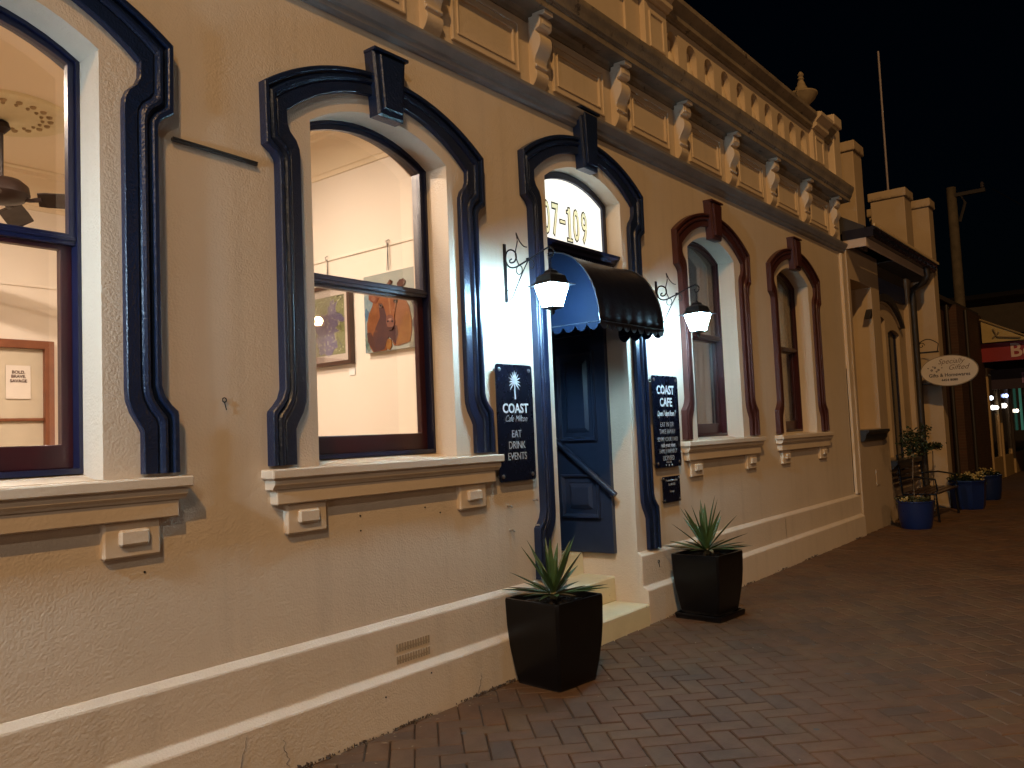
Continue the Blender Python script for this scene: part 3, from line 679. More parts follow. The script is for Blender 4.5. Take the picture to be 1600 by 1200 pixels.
for lay, (ol, mt) in enumerate([
    ([(0, .0), (0, .74), (.20, .80), (.22, .4), (.10, 0)], pm('paint_sky', (.12, .25, .34), (.42, .50, .50), 11)),
    ([(.80, 0), (.84, .72), (.995, .66), (.995, 0)], pm('paint_cloud', (.46, .46, .34), (.16, .18, .18), 13)),
    (blob(.06, .14, .055, .12, jit=.2, seed=3), pm('paint_teal', (.05, .14, .14), (.30, .36, .30), 15)), (blob(.05, .50, .05, .07, jit=.3, seed=4), pm('paint_blue', (.05, .13, .26), (.16, .3, .4), 15)),
    (blob(.92, .62, .075, .10, jit=.05, seed=6), pm('paint_grey', (.14, .12, .11), (.22, .2, .18), 9)),
    (blob(.91, .30, .06, .07, jit=.3, seed=7), pm('paint_grey', (0, 0, 0), None)),
    ([(.15, .0), (.09, .08), (.05, .22), (.05, .38), (.09, .50), (.16, .60), (.20, .72), (.34, .80), (.56, .80), (.66, .72), (.74, .64), (.82, .52), (.86, .36), (.86, .20), (.82, .07), (.62, .04), (.53, .05), (.50, .14), (.45, .17), (.41, .13), (.40, .0)], hide),
    ([(.60, .05), (.82, .08), (.855, .22), (.85, .38), (.78, .46), (.70, .36), (.64, .22)], pm('cow_gold_flank', (.42, .20, .04), (.26, .09, .025), 22)),
    ([(.17, .0), (.06, .14), (.05, .26), (.12, .26), (.20, .14), (.24, .0)], pm('cow_dark_shoulder', (.085, .035, .03), (.13, .05, .035), 12)),
    ([(.28, .62), (.30, .44), (.22, .32), (.16, .22), (.20, .06), (.24, .0), (.36, .02), (.41, .12), (.45, .17), (.50, .13), (.56, .06), (.62, .20), (.60, .30), (.52, .30), (.45, .34), (.42, .50), (.40, .60)], pm('cow_dark_chest', (.080, .036, .040), (.13, .055, .045), 9)),
    (blob(.45, .075, .05, .07, jit=.1, seed=14), pm('cow_gold_flank', (0, 0, 0), None)),
    (blob(.19, .70, .095, .065, rot=-.35, jit=.12, seed=8), pm('cow_ear', (.22, .065, .03), (.30, .11, .06), 18)), (blob(.19, .69, .045, .032, rot=-.35, jit=.12, seed=8), pm('cow_ear_inner', (.42, .20, .12), (.3, .12, .07), 18)),
    (blob(.70, .82, .075, .050, rot=.35, jit=.12, seed=9), pm('cow_ear_far', (.15, .06, .04), (.10, .05, .04), 18)),
    (blob(.47, .84, .06, .03, jit=.55, seed=13, rot=.6), pm('cow_tuft', (.24, .10, .06), (.12, .05, .03))),
    ([(.30, .66), (.33, .76), (.42, .80), (.56, .79), (.63, .72), (.62, .60), (.58, .48), (.56, .38), (.44, .40), (.40, .52), (.36, .60)], pm('cow_face', (.27, .085, .028), (.37, .15, .06), 14)),
    ([(.455, .78), (.475, .60), (.49, .46), (.515, .46), (.505, .62), (.485, .78)], pm('cow_blaze', (.46, .22, .10), (.3, .12, .05), 14)),
    ([(.43, .43), (.47, .45), (.53, .43), (.575, .36), (.56, .30), (.50, .28), (.44, .30), (.42, .36)], pm('cow_muzzle', (.30, .13, .09), (.20, .08, .06), 14)),
    (blob(.455, .365, .016, .012, seed=1), darkm), (blob(.535, .355, .016, .012, seed=2), darkm), (blob(.495, .385, .030, .014, seed=2), pm('cow_muzzle_light', (.50, .30, .24), None)),
    (blob(.335, .575, .030, .020), pm('cow_lid', (.30, .20, .17), None)), (blob(.335, .58, .018, .013), darkm), (blob(.600, .605, .028, .022), darkm), (blob(.606, .598, .010, .007), pm('cow_lid', (0, 0, 0), None)),
    ([(.44, .285), (.56, .285), (.53, .25), (.47, .25)], pm('cow_chin', (.07, .03, .03), (.12, .05, .04)))]):
    paint(cow, 4.158, cy0, cz0, cs, ol, (lay+1)*.6, mt)
m = M(); r_ = random.Random(4)
for k in range(260):                                 # brush strokes of light hair
    u, v = r_.choice(((r_.uniform(.64, .84), r_.uniform(.10, .50)), (r_.uniform(.08, .26), r_.uniform(.22, .55)), (r_.uniform(.64, .84), r_.uniform(.10, .44)))); l = r_.uniform(.02, .05); a = r_.uniform(-2.2, -1.3); X = 4.158-.0198
    p = [(u, v), (u+l*math.cos(a), v+l*math.sin(a)), (u+l*math.cos(a)+.002, v+l*math.sin(a)), (u+.004, v)]
    m.add([(X, cy0-a_*cs[0], cz0+b_*cs[1]) for a_, b_ in p], [(0, 1, 2, 3)])
obj('brush_strokes', m, pm('paint_amber', (.42, .17, .04), (.22, .07, .02)), cow, kind='stuff')
for y in (1.135, 1.12): 
    m = M(); m.tube([(4.175, y, 2.75), (4.185, 1.127, 2.96)], .0025, 5); obj('hanging_wire', m, blackm, cow)
m = M(); m.tube([(4.18, 1.127, 2.935), (4.165, 1.127, 2.965), (4.19, 1.127, 2.98)], .006, 6); obj('hook', m, steel, cow)
ab = empty('framed_painting', (4.17, 1.9, 2.10), 'framed abstract painting of a purple shape on patterned green, left of the cow canvas', 'painting')
ay0, ay1, az0, az1 = 2.22, 1.535, 2.105, 2.735
def rect(i): return [(ay0-i, az0+i), (ay0-i, az1-i), (ay1+i, az1-i), (ay1+i, az0+i)]
def ringx(m, A, B, x0, x1):
    vs = [(x, y, z) for x in (x0, x1) for P in (A, B) for y, z in P]; n = len(A)
    m.add(vs, [f for i in range(n) for j in [(i+1) % n] for f in ((i, j, n+j, n+i), (2*n+i, 3*n+i, 3*n+j, 2*n+j), (i, 2*n+i, 2*n+j, j), (n+i, n+j, 3*n+j, 3*n+i))])
m = M(); ringx(m, rect(0), rect(.03), 4.15, 4.196); obj('frame', m, mat('dark_frame', (.06, .025, .015), .3), ab, bevel=.003)
m = M(); ringx(m, rect(.03), rect(.085), 4.176, 4.19); obj('mount', m, mat('mount_card', (.78, .68, .60), .8), ab)
m = M(); m.box(4.182, 4.19, ay1+.08, ay0-.08, az0+.08, az1-.08); obj('print', m, pm('print_green', (.30, .34, .10), (.20, .26, .06), 14), ab)
aS = (ay0-ay1-.17, az1-az0-.17)
for lay, (ol, mt) in enumerate([
    (blob(.55, .45, .30, .27, jit=.30, seed=21, n=30), pm('halo_cream', (.60, .58, .36), (.5, .5, .3))), (blob(.55, .45, .27, .24, jit=.32, seed=21, n=30), pm('purple', (.13, .11, .30), (.18, .17, .36), 12)),
    (blob(.70, .72, .10, .22, jit=.25, seed=22, rot=-.25), pm('purple', None or (.13, .11, .30), None)), (blob(.86, .62, .12, .07, jit=.25, seed=23, rot=-.5), pm('purple', (0, 0, 0), None)),
    (blob(.58, .18, .20, .17, jit=.25, seed=24), pm('violet_blue', (.08, .08, .34), (.13, .12, .4), 12)), (blob(.42, .58, .20, .10, jit=.3, seed=25, rot=.3), pm('purple', (0, 0, 0), None))]):
    paint(ab, 4.182, ay0-.085, az0+.085, aS, ol, lay+1, mt)
m = M(); r_ = random.Random(9)
for k in range(12):                                  # dark snaking lines
    u, v = (r_.uniform(.02, .3) if k % 2 else r_.uniform(.82, .97)), r_.uniform(.05, .95); pts = []
    a = r_.uniform(0, 6.3)
    for i in range(9):
        u += .018*math.cos(a); v += .024*math.sin(a); a += r_.uniform(-.2, 1.0); pts.append((4.179, ay0-.085-min(max(u, .01), .99)*aS[0], az0+.085+min(max(v, .01), .99)*aS[1]))
    m.tube(pts, .0035, 4)
obj('line_work', m, mat('line_dark_green', (.03, .06, .02), .6), ab, kind='stuff')
m = M()
for k in range(90):
    u, v = r_.uniform(.02, .98), r_.uniform(.02, .98); y, z = ay0-.085-u*aS[0], az0+.085+v*aS[1]; s = .0045
    m.box(4.1745, 4.176, y-s, y+s, z-s, z+s)
obj('dot_work', m, mat('dot_pale', (.66, .70, .40), .7), ab, kind='stuff')
m = M(); m.box(4.1585, 4.161, ay1+.025, ay0-.025, az0+.025, az1-.025); obj('picture_glass', m, glass, ab)
for y in (1.825, 1.812): 
    m = M(); m.tube([(4.18, y, 2.73), (4.188, 1.819, 2.95)], .0022, 5); obj('hanging_wire', m, blackm, ab)
m = M(); m.tube([(4.18, 1.819, 2.935), (4.165, 1.819, 2.96), (4.19, 1.819, 2.975)], .006, 6); obj('hook', m, steel, ab)
m = M(); m.box(4.192, 4.197, 1.535, 1.605, 2.018, 2.072); tag(obj('label_card', m, mat('white_card', (.85, .85, .82), .3), None), 'small white price card on the room wall under the framed painting', 'card')

# dark room and curtains behind the two maroon windows
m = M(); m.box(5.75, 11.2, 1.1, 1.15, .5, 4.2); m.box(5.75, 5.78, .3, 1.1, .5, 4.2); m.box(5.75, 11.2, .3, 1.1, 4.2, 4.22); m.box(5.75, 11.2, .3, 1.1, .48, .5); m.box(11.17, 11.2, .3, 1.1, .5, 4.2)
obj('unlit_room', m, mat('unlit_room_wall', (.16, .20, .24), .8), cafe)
def curtain(x0, x1, z0, z1, label, gather=0, seed=0, y=.302):
    r_ = random.Random(seed); m = M(); nx, nz = 90, 22; vs = []
    for j in range(nz+1):
        t = j/nz; z = z0+(z1-z0)*t
        for i in range(nx+1):
            s = i/nx; amp = .020*(1-.3*t)
            x = x0+(x1-x0)*s*(1-gather*(1-t)**2*.5)
            vs.append((x, y+amp*math.sin(s*math.pi*2*6+seed+.6*math.sin(t*3))+.010*math.sin(s*31+seed*2+t*2), z+.01*math.sin(s*9)*(1-t)))
    m.add(vs, [(j*(nx+1)+i, j*(nx+1)+i+1, (j+1)*(nx+1)+i+1, (j+1)*(nx+1)+i) for j in range(nz) for i in range(nx)])
    o = obj('curtain', m, curtm, None, smooth=180); tag(o, label, 'curtain', 'curtains behind the maroon windows')
    return o
curtain(CX[4]-.28, CX[4]+.56, 1.47, 3.34, 'pale grey curtain hanging behind the glass of the maroon window nearest the door', .25, 1)
curtain(CX[5]-.30, CX[5]+.56, 1.47, 3.34, 'pale grey curtain hanging behind the glass of the last maroon window', .1, 4)

# ================================================================== AWNING over the door
aw = empty('awning', (5.06, 0, 2.15), 'dark quarter-round canvas awning with scalloped edge over the cafe door', 'awning')
ax0, ax1, AR, AZ0, AZ1 = 4.622, 5.50, .385, 2.235, 2.745
def acurve(n=16): return [(-AR*math.sin(i/n*math.pi/2)**.94, AZ0+(AZ1-AZ0)*math.cos(i/n*math.pi/2)**.96) for i in range(n+1)]
ac = acurve()
m = M(); nxs = 30; vs = []
for k in range(nxs+1):
    x = ax0+(ax1-ax0)*k/nxs
    for i, (y, z) in enumerate(ac):
        t = i/16; sag = -.010*math.sin(math.pi*k/nxs)*math.sin(t*math.pi); wr = .003*math.sin(k*1.3+i*.5)*t**8
        vs.append((x, y+sag*-1*.6+wr, z+sag))
m.add(vs, [(k*17+i, k*17+i+1, (k+1)*17+i+1, (k+1)*17+i) for k in range(nxs) for i in range(16)])
o = obj('canopy', m, awnm, aw, smooth=50)
so = o.modifiers.new('thickness', 'SOLIDIFY'); so.thickness = .003
for x, nm in ((ax0, 'side_panel'), (ax1, 'side_panel')):
    m = M(); m.prismx([(0.0, AZ0)]+[(y*.995, z-.002) for y, z in ac], x-.001, x+.0015); obj(nm, m, awnside, aw)
def scallop(p0, p1, n, drop=.040):
    m = M(); p0, p1 = Vector(p0), Vector(p1); d = (p1-p0)
    for k in range(n):
        A = [p0+d*(k+i/10)/n+Vector((0, 0, -.012-drop*math.sin(math.pi*i/10)**.7)) for i in range(11)]; B = [p0+d*(k+i/10)/n+Vector((0, 0, .002)) for i in range(11)]
        m.quadstrip(A, B)
    return m
for a, b, n, nm in (((ax0, -AR-.004, AZ0), (ax1, -AR-.004, AZ0), 9, 'front_valance'), ((ax0-.004, 0, AZ0), (ax0-.004, -AR, AZ0), 4, 'side_valance'), ((ax1+.004, 0, AZ0), (ax1+.004, -AR, AZ0), 4, 'side_valance')):
    o = obj(nm, scallop(a, b, n), awnm if nm[0] == 'f' else awnside, aw); s_ = o.modifiers.new('thickness', 'SOLIDIFY'); s_.thickness = .002
m = M()
for x in (ax0, ax1):
    m.tube([(x, y-.002, z+.003) for y, z in ac], .005, 6)
m.tube([(ax0, -AR-.005, AZ0), (ax1, -AR-.005, AZ0)], .006, 6); m.tube([(ax0-.004, 0, AZ0), (ax0-.004, -AR, AZ0)], .004, 6); m.tube([(ax1+.004, 0, AZ0), (ax1+.004, -AR, AZ0)], .004, 6)
m.box(ax0, 5.612, -.004, .134, AZ1-.004, AZ1+.001)  # top board added to block lamp light leaking behind the canopy
obj('frame', m, mat('awning_trim', (.03, .04, .06), .35), aw, smooth=40)

# ================================================================== LANTERNS on scrolled arms
def lantern(X, label, bulbglass=bulbglass):
    t = empty('wall_lantern', (X, 0, 2.37), label, 'lantern', 'lanterns either side of the cafe door')
    P = lambda l: [(X, -d, z) for d, z in l]
    def sm(pts, k=4):           # Catmull-Rom smoothing
        Q = [Vector(p) for p in pts]; out = []
        for i in range(len(Q)-1):
            p0, p1, p2, p3 = Q[max(i-1, 0)], Q[i], Q[i+1], Q[min(i+2, len(Q)-1)]
            for j in range(k):
                s = j/k; out.append(.5*((2*p1)+(-p0+p2)*s+(2*p0-5*p1+4*p2-p3)*s*s+(-p0+3*p1-3*p2+p3)*s**3))
        return out+[Q[-1]]
    m = M(); m.cbox(X-.011, X+.011, -.012, 0.001, 2.355, 2.735, .002); obj('wall_plate', m, blackm, t)
    m = M()
    m.tube(sm(P([(.061, 2.63), (.043, 2.62), (.053, 2.606), (.081, 2.608), (.099, 2.633), (.091, 2.668), (.058, 2.689), (.026, 2.682), (.012, 2.647), (.018, 2.608), (.044, 2.579), (.085, 2.571), (.127, 2.581), (.196, 2.603), (.264, 2.628), (.318, 2.646), (.360, 2.652), (.387, 2.633), (.383, 2.604), (.362, 2.594), (.347, 2.607), (.352, 2.622)])), .0055, 7)
    m.tube(sm(P([(.192, 2.600), (.151, 2.54), (.122, 2.494), (.084, 2.431), (.056, 2.385), (.032, 2.370), (.012, 2.375)])), .0038, 6)
    m.tube(sm(P([(.040, 2.402), (.038, 2.425), (.022, 2.434), (.010, 2.424)])), .003, 6)
    m.tube([(X, -.119-.024*math.cos(a*.45), 2.549+.028*math.sin(a*.45)) for a in range(15)], .003, 6)
    m.tube(sm(P([(.200, 2.603), (.228, 2.592), (.236, 2.562), (.220, 2.543), (.203, 2.556)])), .0036, 6)
    m.tube(sm(P([(.118, 2.578), (.092, 2.655), (.112, 2.735), (.104, 2.790), (.128, 2.735), (.160, 2.695), (.186, 2.684)])), .0036, 6)
    m.box(X-.008, X+.008, -.200, -.182, 2.592, 2.614)
    obj('scroll_arm', m, blackm, t, smooth=60)
    c = (X, -.362)
    m = M()
    for zc in (2.585, 2.567, 2.549, 2.531):
        m.tube([(X+(.006*math.cos(a*.785) if int(zc*1000) % 36 < 18 else 0), c[1]+(.006*math.cos(a*.785) if int(zc*1000) % 36 >= 18 else 0), zc+.011*math.sin(a*.785)) for a in range(9)], .0022, 5)
    obj('chain', m, blackm, t)
    m = M(); m.lathe([(.010, .0), (.014, -.008), (.034, -.014), (.038, -.020), (.044, -.030), (.084, -.048), (.090, -.058), (.098, -.082), (.118, -.098), (.150, -.106), (.150, -.110), (.10, -.108)], (c[0], c[1], 2.522), 4, rot=rad(33)); obj('cap', m, blackm, t)
    m = M(); m.lathe([(.104, 2.412), (.060, 2.280)], (c[0], c[1], 0), 4, rot=rad(33)); obj('glass', m, bulbglass, t)
    m = M(); R = rad(33)
    for k in range(4):
        a = R+k*math.pi/2; m.tube([(c[0]+.107*math.cos(a), c[1]+.107*math.sin(a), 2.414), (c[0]+.063*math.cos(a), c[1]+.063*math.sin(a), 2.278)], .0028, 5)
    m.lathe([(.066, 2.281), (.066, 2.274), (.03, 2.268), (.012, 2.258), (.016, 2.250), (.008, 2.238), (.003, 2.232)], (c[0], c[1], 0), 4, rot=R)
    obj('cage', m, blackm, t)
    return t
lantern(4.13, 'lit white lantern on black scroll arm, left of awning, above the palm tree sign')
lantern(0.0, 'lit white lantern on black scroll arm, left of the first window', emis('lantern_glass_bright', (.55, .80, 1), 560))
lantern(6.13, 'lit white lantern on black scroll arm, right of awning, by a maroon window')

# ================================================================== SIGNS on the wall
def plate(name, x0, x1, z0, z1, label, r=.02, d=.035):
    m = M(); pts = []
    for cx, cz, a0 in ((x0+r, z0+r, 180), (x1-r, z0+r, 270), (x1-r, z1-r, 0), (x0+r, z1-r, 90)):
        pts += [(cx+r*math.cos(rad(a0+k*22.5)), cz+r*math.sin(rad(a0+k*22.5))) for k in range(5)]
    t = empty(name, ((x0+x1)/2, 0, z0), label, 'sign')
    m.prismy(pts, -d-.006, -d); obj('board', m, signm, t, bevel=.001)
    for x in (x0+.035, x1-.035) if x1-x0 > .33 else (x0+.018, x1-.018):
        for z in (z0+.035, z1-.035) if z1-z0 > .3 else (z0+.018, z1-.018):
            q = .013 if x1-x0 > .33 else .009
            m = M(); m.lathe([(q*.8, 0), (q*.8, d), (q, d+.004), (q, d+.010), (q*.6, d+.013)], (x, 0, z), 12, ax='y'); obj('standoff', m, steel, t, smooth=40)
    return t, -d-.0065
t, y = plate('cafe_sign', 3.945, 4.315, 1.222, 1.955, 'tall black sign with a white palm tree reading COAST, EAT DRINK EVENTS')
cx = 4.13
text('lettering', 'COAST', .082, whitem, t, (cx, y, 1.675), bold=.0022, sx=.98, depth=.0006)
text('lettering', 'Cafe Milton', .058, mat('script_print', (.5, .52, .54), .6), t, (cx, y, 1.612), shear=.45, depth=.0004, bold=-.0006, sx=.82)
for s, z in (('EAT', 1.515), ('DRINK', 1.445), ('EVENTS', 1.375)): text('lettering', s, .066, mat('grey_print', (.5, .52, .54), .6), t, (cx, y, z), sx=.86, depth=.0006)
m = M()                                              # palm emblem: trunk and feather fronds
m.prismy([(cx-.006, 1.735), (cx+.008, 1.735), (cx+.004, 1.84), (cx-.003, 1.84)], y-.0006, y+.0006)
for a in (-100, -76, -54, -34, -16, 0, 16, 34, 54, 76, 100, 128, -128):
    L_ = .074 if abs(a) < 60 else .060; pts = []
    for k in range(7):
        s = k/6; dr = .5*s*s*L_; pts.append((cx+math.sin(rad(a))*L_*s, 1.843+math.cos(rad(a))*L_*s-dr*.5*abs(math.sin(rad(a)))))
    wd = [.0015, .0035, .0048, .0050, .0042, .003, .0006]; nx_, nz_ = math.cos(rad(a)), -math.sin(rad(a))
    A = [(p[0]+nx_*w_, y-.0004, p[1]+nz_*w_) for p, w_ in zip(pts, wd)]; B = [(p[0]-nx_*w_, y-.0004, p[1]-nz_*w_) for p, w_ in zip(pts, wd)]
    m.quadstrip(A, B)
obj('palm_emblem', m, whitem, t)
t, y = plate('menu_sign', 5.905, 6.345, 1.20, 1.945, 'tall black sign right of the door reading COAST CAFE with opening details')
cx = 6.125; gp = mat('grey_print', (.5, .52, .54), .6)
for s, z, sz, sx, sh, bo in (('COAST', 1.825, .098, .92, 0, .003), ('CAFE', 1.725, .098, .92, 0, .003), ('Open 7 days from 7', 1.635, .062, .62, .35, .0012), ('EAT IN OR', 1.545, .056, .86, 0, -.0004), ('TAKE AWAY', 1.487, .056, .86, 0, -.0004),
                          ('SUNNY COURTYARD', 1.425, .050, .72, 0, -.0006), ('with great views', 1.378, .050, .72, .35, .001), ('FAMILY FRIENDLY', 1.328, .050, .76, 0, -.0006), ('LICENSED', 1.272-.0, .054, .82, 0, -.0004), ('44 55 2342', 1.24, .022, .9, 0, 0)):
    text('lettering', s, sz, whitem if bo > .001 else gp, t, (cx, y, z), sx=sx, shear=sh, bold=bo, depth=.0004)
m = M()
m.prismy([(cx-.06, 1.222), (cx-.042, 1.222), (cx-.051, 1.208)], y-.0006, y); m.prismy(blob(cx, 1.215, .009, .009), y-.0006, y); m.box(cx+.044, cx+.06, y-.0006, y, 1.207, 1.223)
obj('icons', m, gp, t)
t, y = plate('licence_sign', 6.03, 6.325, .912, 1.122, 'small black licence plate below the COAST CAFE sign', .006, .02)
cx = 6.18
for s, z, sz in (('Premises Licensed to', 1.090, .028), ('Dal 832 078', 1.056, .028), ('Licensee', 1.000, .026)): text('lettering', s, sz, gp, t, (cx, y, z), sx=.85, depth=.0003)

# ================================================================== PLANTERS with yuccas
def planter(c, rot, ht, rt_, rb, label, tray=False):
    t = empty('planter', (c[0], c[1], G), label, 'planter', 'black square planters by the cafe door'); z0 = G+(.045 if tray else 0)
    def sq(r, z, k=.07):
        pts = []
        for q in range(4):
            a = q*math.pi/2; ca_, sa_ = math.cos(a+rot), math.sin(a+rot)
            for s in (-1+k, -.35, .35, 1-k):
                bul = 1+.012*(1-s*s)
                x, y = r*bul, s*r
                pts.append((c[0]+x*ca_-y*sa_, c[1]+x*sa_+y*ca_, z))
        return pts
    H = ht; st = [(rb, 0), (rb*1.035, .05), (rb+(rt_-rb)*.42, .22), (rb+(rt_-rb)*.76, .45), (rb+(rt_-rb)*.94, .68), (rt_, .88), (rt_*1.005, .975), (rt_*.992, 1.0), (rt_*.91, 1.0), (rt_*.89, .985), (rt_*.87, .90)]
    m = M(); vs = [p for r, h in st for p in sq(r, z0+h*H)]; n = 16
    m.add(vs, [(i*n+j, i*n+(j+1) % n, (i+1)*n+(j+1) % n, (i+1)*n+j) for i in range(len(st)-1) for j in range(n)]+[tuple(range(n))])
    obj('pot', m, pot, t, smooth=28)
    m = M(); g_ = 14; vs = []
    for i in range(g_+1):
        for j in range(g_+1):
            u, v = (i/g_*2-1)*rt_*.9, (j/g_*2-1)*rt_*.9; ca_, sa_ = math.cos(rot), math.sin(rot)
            vs.append((c[0]+u*ca_-v*sa_, c[1]+u*sa_+v*ca_, z0+H*.93+random.uniform(-.007, .007)+.02*math.exp(-(u*u+v*v)/.006)))
    m.add(vs, [(i*(g_+1)+j, (i+1)*(g_+1)+j, (i+1)*(g_+1)+j+1, i*(g_+1)+j+1) for i in range(g_) for j in range(g_)]); tag(obj('soil', m, soilm, t), kind='stuff')
    if tray:
        m = M(); R = rb*1.22; vs = [p for r, h in ((R, 0), (R*1.03, .035), (R*1.0, .045), (R*.93, .044), (R*.92, .02)) for p in sq(r, G+h, .05)]
        m.add(vs, [(i*n+j, i*n+(j+1) % n, (i+1)*n+(j+1) % n, (i+1)*n+j) for i in range(4) for j in range(n)]+[tuple(range(n)), tuple(range(4*n, 5*n))]); obj('saucer', m, pot, t, smooth=28)
    return z0+H*.93
def yucca(c, z, label, seed, S=1.0, n=42, fixed=()):
    r_ = random.Random(seed); t = empty('yucca', (c[0], c[1], z), label, 'plant', 'spiky yuccas in the black planters')
    m = M(); m.lathe([(.028, -.03), (.024, .02), (.020, .05), (.010, .07)], (c[0], c[1], z), 10); obj('stem', m, mat('stem_pale', (.20, .17, .08), .8), t, smooth=50)
    base = Vector((c[0], c[1], z+.04))
    dirs = list(fixed)
    for k in range(n-len(dirs)):
        f = k/(n-len(dirs)); el = rad(max(10, 84-f*76+r_.uniform(-9, 9))); az = k*2.39996+r_.uniform(-.25, .25); L = S*(.26+.13*math.sin(min(1, f*1.35+.3)*math.pi*.85)+r_.uniform(-.04, .04)); dirs.append((az, el, L))
    for i, (az, el, L) in enumerate(dirs):
        wmax = .0215*r_.uniform(.8, 1.15); d = Vector((math.cos(az)*math.cos(el), math.sin(az)*math.cos(el), math.sin(el)))
        side = d.cross(Vector((0, 0, 1)));  side = side.normalized() if side.length > .05 else Vector((1, 0, 0)); nrm = side.cross(d).normalized()
        droop = r_.uniform(.0, .10) if el > rad(25) else r_.uniform(.0, .12); droop *= L; sw = r_.uniform(-.25, .25)*L*.3
        K = 8; A, Bm, D = [], [], []
        for j in range(K+1):
            s = j/K; w_ = wmax*(.55+1.35*s-.2*s*s if s < .35 else 1.0-((s-.35)/.65)**1.9)*1.0; w_ = max(w_, .0006)
            p = base+d*(L*s)+Vector((0, 0, -droop*s*s))+side*(sw*s*s)+d*.01
            A.append(p+side*w_+nrm*w_*.35); Bm.append(p-nrm*w_*.15); D.append(p-side*w_+nrm*w_*.35)
        m = M(); m.quadstrip(A, Bm); m.quadstrip(Bm, D)
        dry = el < rad(20) and r_.random() < .4
        obj('leaf', m, drym if dry else leafm, t, org=base, smooth=180)
z = planter((4.085, -.305), rad(-6), .50, .212, .165, 'tall black square planter left of the cafe steps')
yucca((4.085, -.305), z, 'green yucca with long pointed leaves in the planter left of the steps', 3, .93, 33)
z = planter((6.09, -.345), rad(-4), .45, .205, .160, 'black square planter standing on a saucer right of the cafe steps', True)
yucca((6.09, -.345), z, 'green yucca with upright pointed leaves in the planter right of the steps', 12, 1.08, 38)

# ================================================================== URN on the parapet
u = empty('urn', (11.06, .3, 5.66), 'weathered stone urn finial standing on the cafe parapet', 'urn')
um = mat('urn_stone', (.36, .29, .19), .85, (.22, .17, .12), 9, bump=.5, bscale=50, bdist=.005)
m = M(); m.lathe([(.085, 0), (.085, .03), (.045, .05), (.04, .075), (.10, .11), (.165, .17), (.19, .215), (.205, .235), (.20, .255), (.15, .265)], (11.06, .3, 5.66), 24); obj('bowl', m, um, u, smooth=35)
m = M(); m.lathe([(.155, .262), (.12, .29), (.085, .315), (.06, .36), (.045, .41), (.03, .44), (.045, .46), (.03, .485), (.042, .51), (.036, .53), (.015, .56)], (11.06, .3, 5.66), 20); obj('lid', m, um, u, smooth=35)
for s in (-1, 1):
    m = M(); m.tube([(11.06+s*.16, .3, 5.91), (11.06+s*.20, .3, 5.93), (11.06+s*.205, .3, 5.88), (11.06+s*.17, .3, 5.84)], .013, 6); obj('handle', m, um, u, smooth=50)

# ================================================================== GIFT SHOP next door
gs = empty('gift_shop_building', (13.2, 0, G), 'cream rendered gift shop next door with a projecting eave and tall chimneys', 'building')
GX0, GX1 = 11.33, 15.1
m = M(); wall_sheet(m, GX0, 12.80, G-.05, 3.86, [(11.91, .49, 1.40, 3.40, 3.41)], -.055, .36)
m.add([(12.80, -.055, G-.05), (12.80, .06, G-.05), (12.80, .06, 3.86), (12.80, -.055, 3.86)], [(0, 1, 2, 3)])
m.add([(GX0, -.055, G-.05), (GX0, .02, G-.05), (GX0, .02, 3.86), (GX0, -.055, 3.86)], [(0, 1, 2, 3)])
m.add([(11.4, .305, 1.3), (12.5, .305, 1.3), (12.5, .305, 3.5), (11.4, .305, 3.5)], [(0, 1, 2, 3)], 0)
obj('front_wall', m, gwall, gs, org=(12, 0, 0))
m = M(); wall_sheet(m, 12.80, 14.60, G-.05, 3.86, [(13.08, .26, .95, 3.02, 3.06), (13.82, .34, .62, 2.84, 2.90)], .03, .12)
obj('window_wall', m, gwall, gs, org=(13.6, 0, 0))
for a, b, z0, z1 in ((12.80, 13.36, .90, 3.10), (13.46, 14.18, .57, 2.95)):
    m = M(); m.ringy([(a, z0), (a, z1), (b, z1), (b, z0)], [(a+.07, z0+.10), (a+.07, z1-.09), (b-.07, z1-.09), (b-.07, z0+.10)], .085, .13); f = obj('window', m, darknavy, gs)
    m = M(); m.box(a+.06, b-.06, .10, .11, z0+.06, z1-.05); obj('pane', m, mat('dark_pane', (.012, .014, .02), .08), f)
m = M(); m.box(14.56, 14.86, -.045, .36, G, 3.86); obj('pilaster', m, gwall, gs, bevel=.01)
def hood(c, hw, zs, zc, y, th, mtl):
    A = arch(c, hw, zs, zs+.001, zc)[1:-1]; B = arch(c, hw-th, zs, zs+.001, zc-th)[1:-1]; m = M()
    n = len(A); vs = [(p[0], yy, p[1]) for yy in (y, .03) for P in (A, B) for p in P]
    m.add(vs, [f for i in range(n-1) for f in ((i, i+1, n+i+1, n+i), (i, 2*n+i, 2*n+i+1, i+1), (n+i, n+i+1, 3*n+i+1, 3*n+i))]+[(0, n, 3*n, 2*n), (n-1, 2*n-1, 4*n-1, 3*n-1)])
    return obj('hood_mould', m, mtl, gs)
hood(13.25, 1.0, 2.95, 3.40, -.05, .10, mat('dark_mould', (.03, .028, .03), .5)); hood(13.25, .895, 2.955, 3.29, .0, .03, gwall)
m = M(); m.prismx([(.01, 1.39), (-.16, 1.39), (-.165, 1.36), (-.13, 1.33), (-.12, 1.27), (-.085, 1.24), (.01, 1.24)], 11.40, 12.44); obj('window_sill', m, mat('dark_sill', (.022, .024, .030), .35), gs, org=(11.9, 0, 1.3), bevel=.004)
m = M(); m.prismx([(.02, .92), (-.14, .92), (-.14, .87), (-.08, .80), (.02, .78)], 12.82, 14.3); obj('window_sill', m, mat('dark_sill', (.022, .024, .030), .35), gs, bevel=.004)
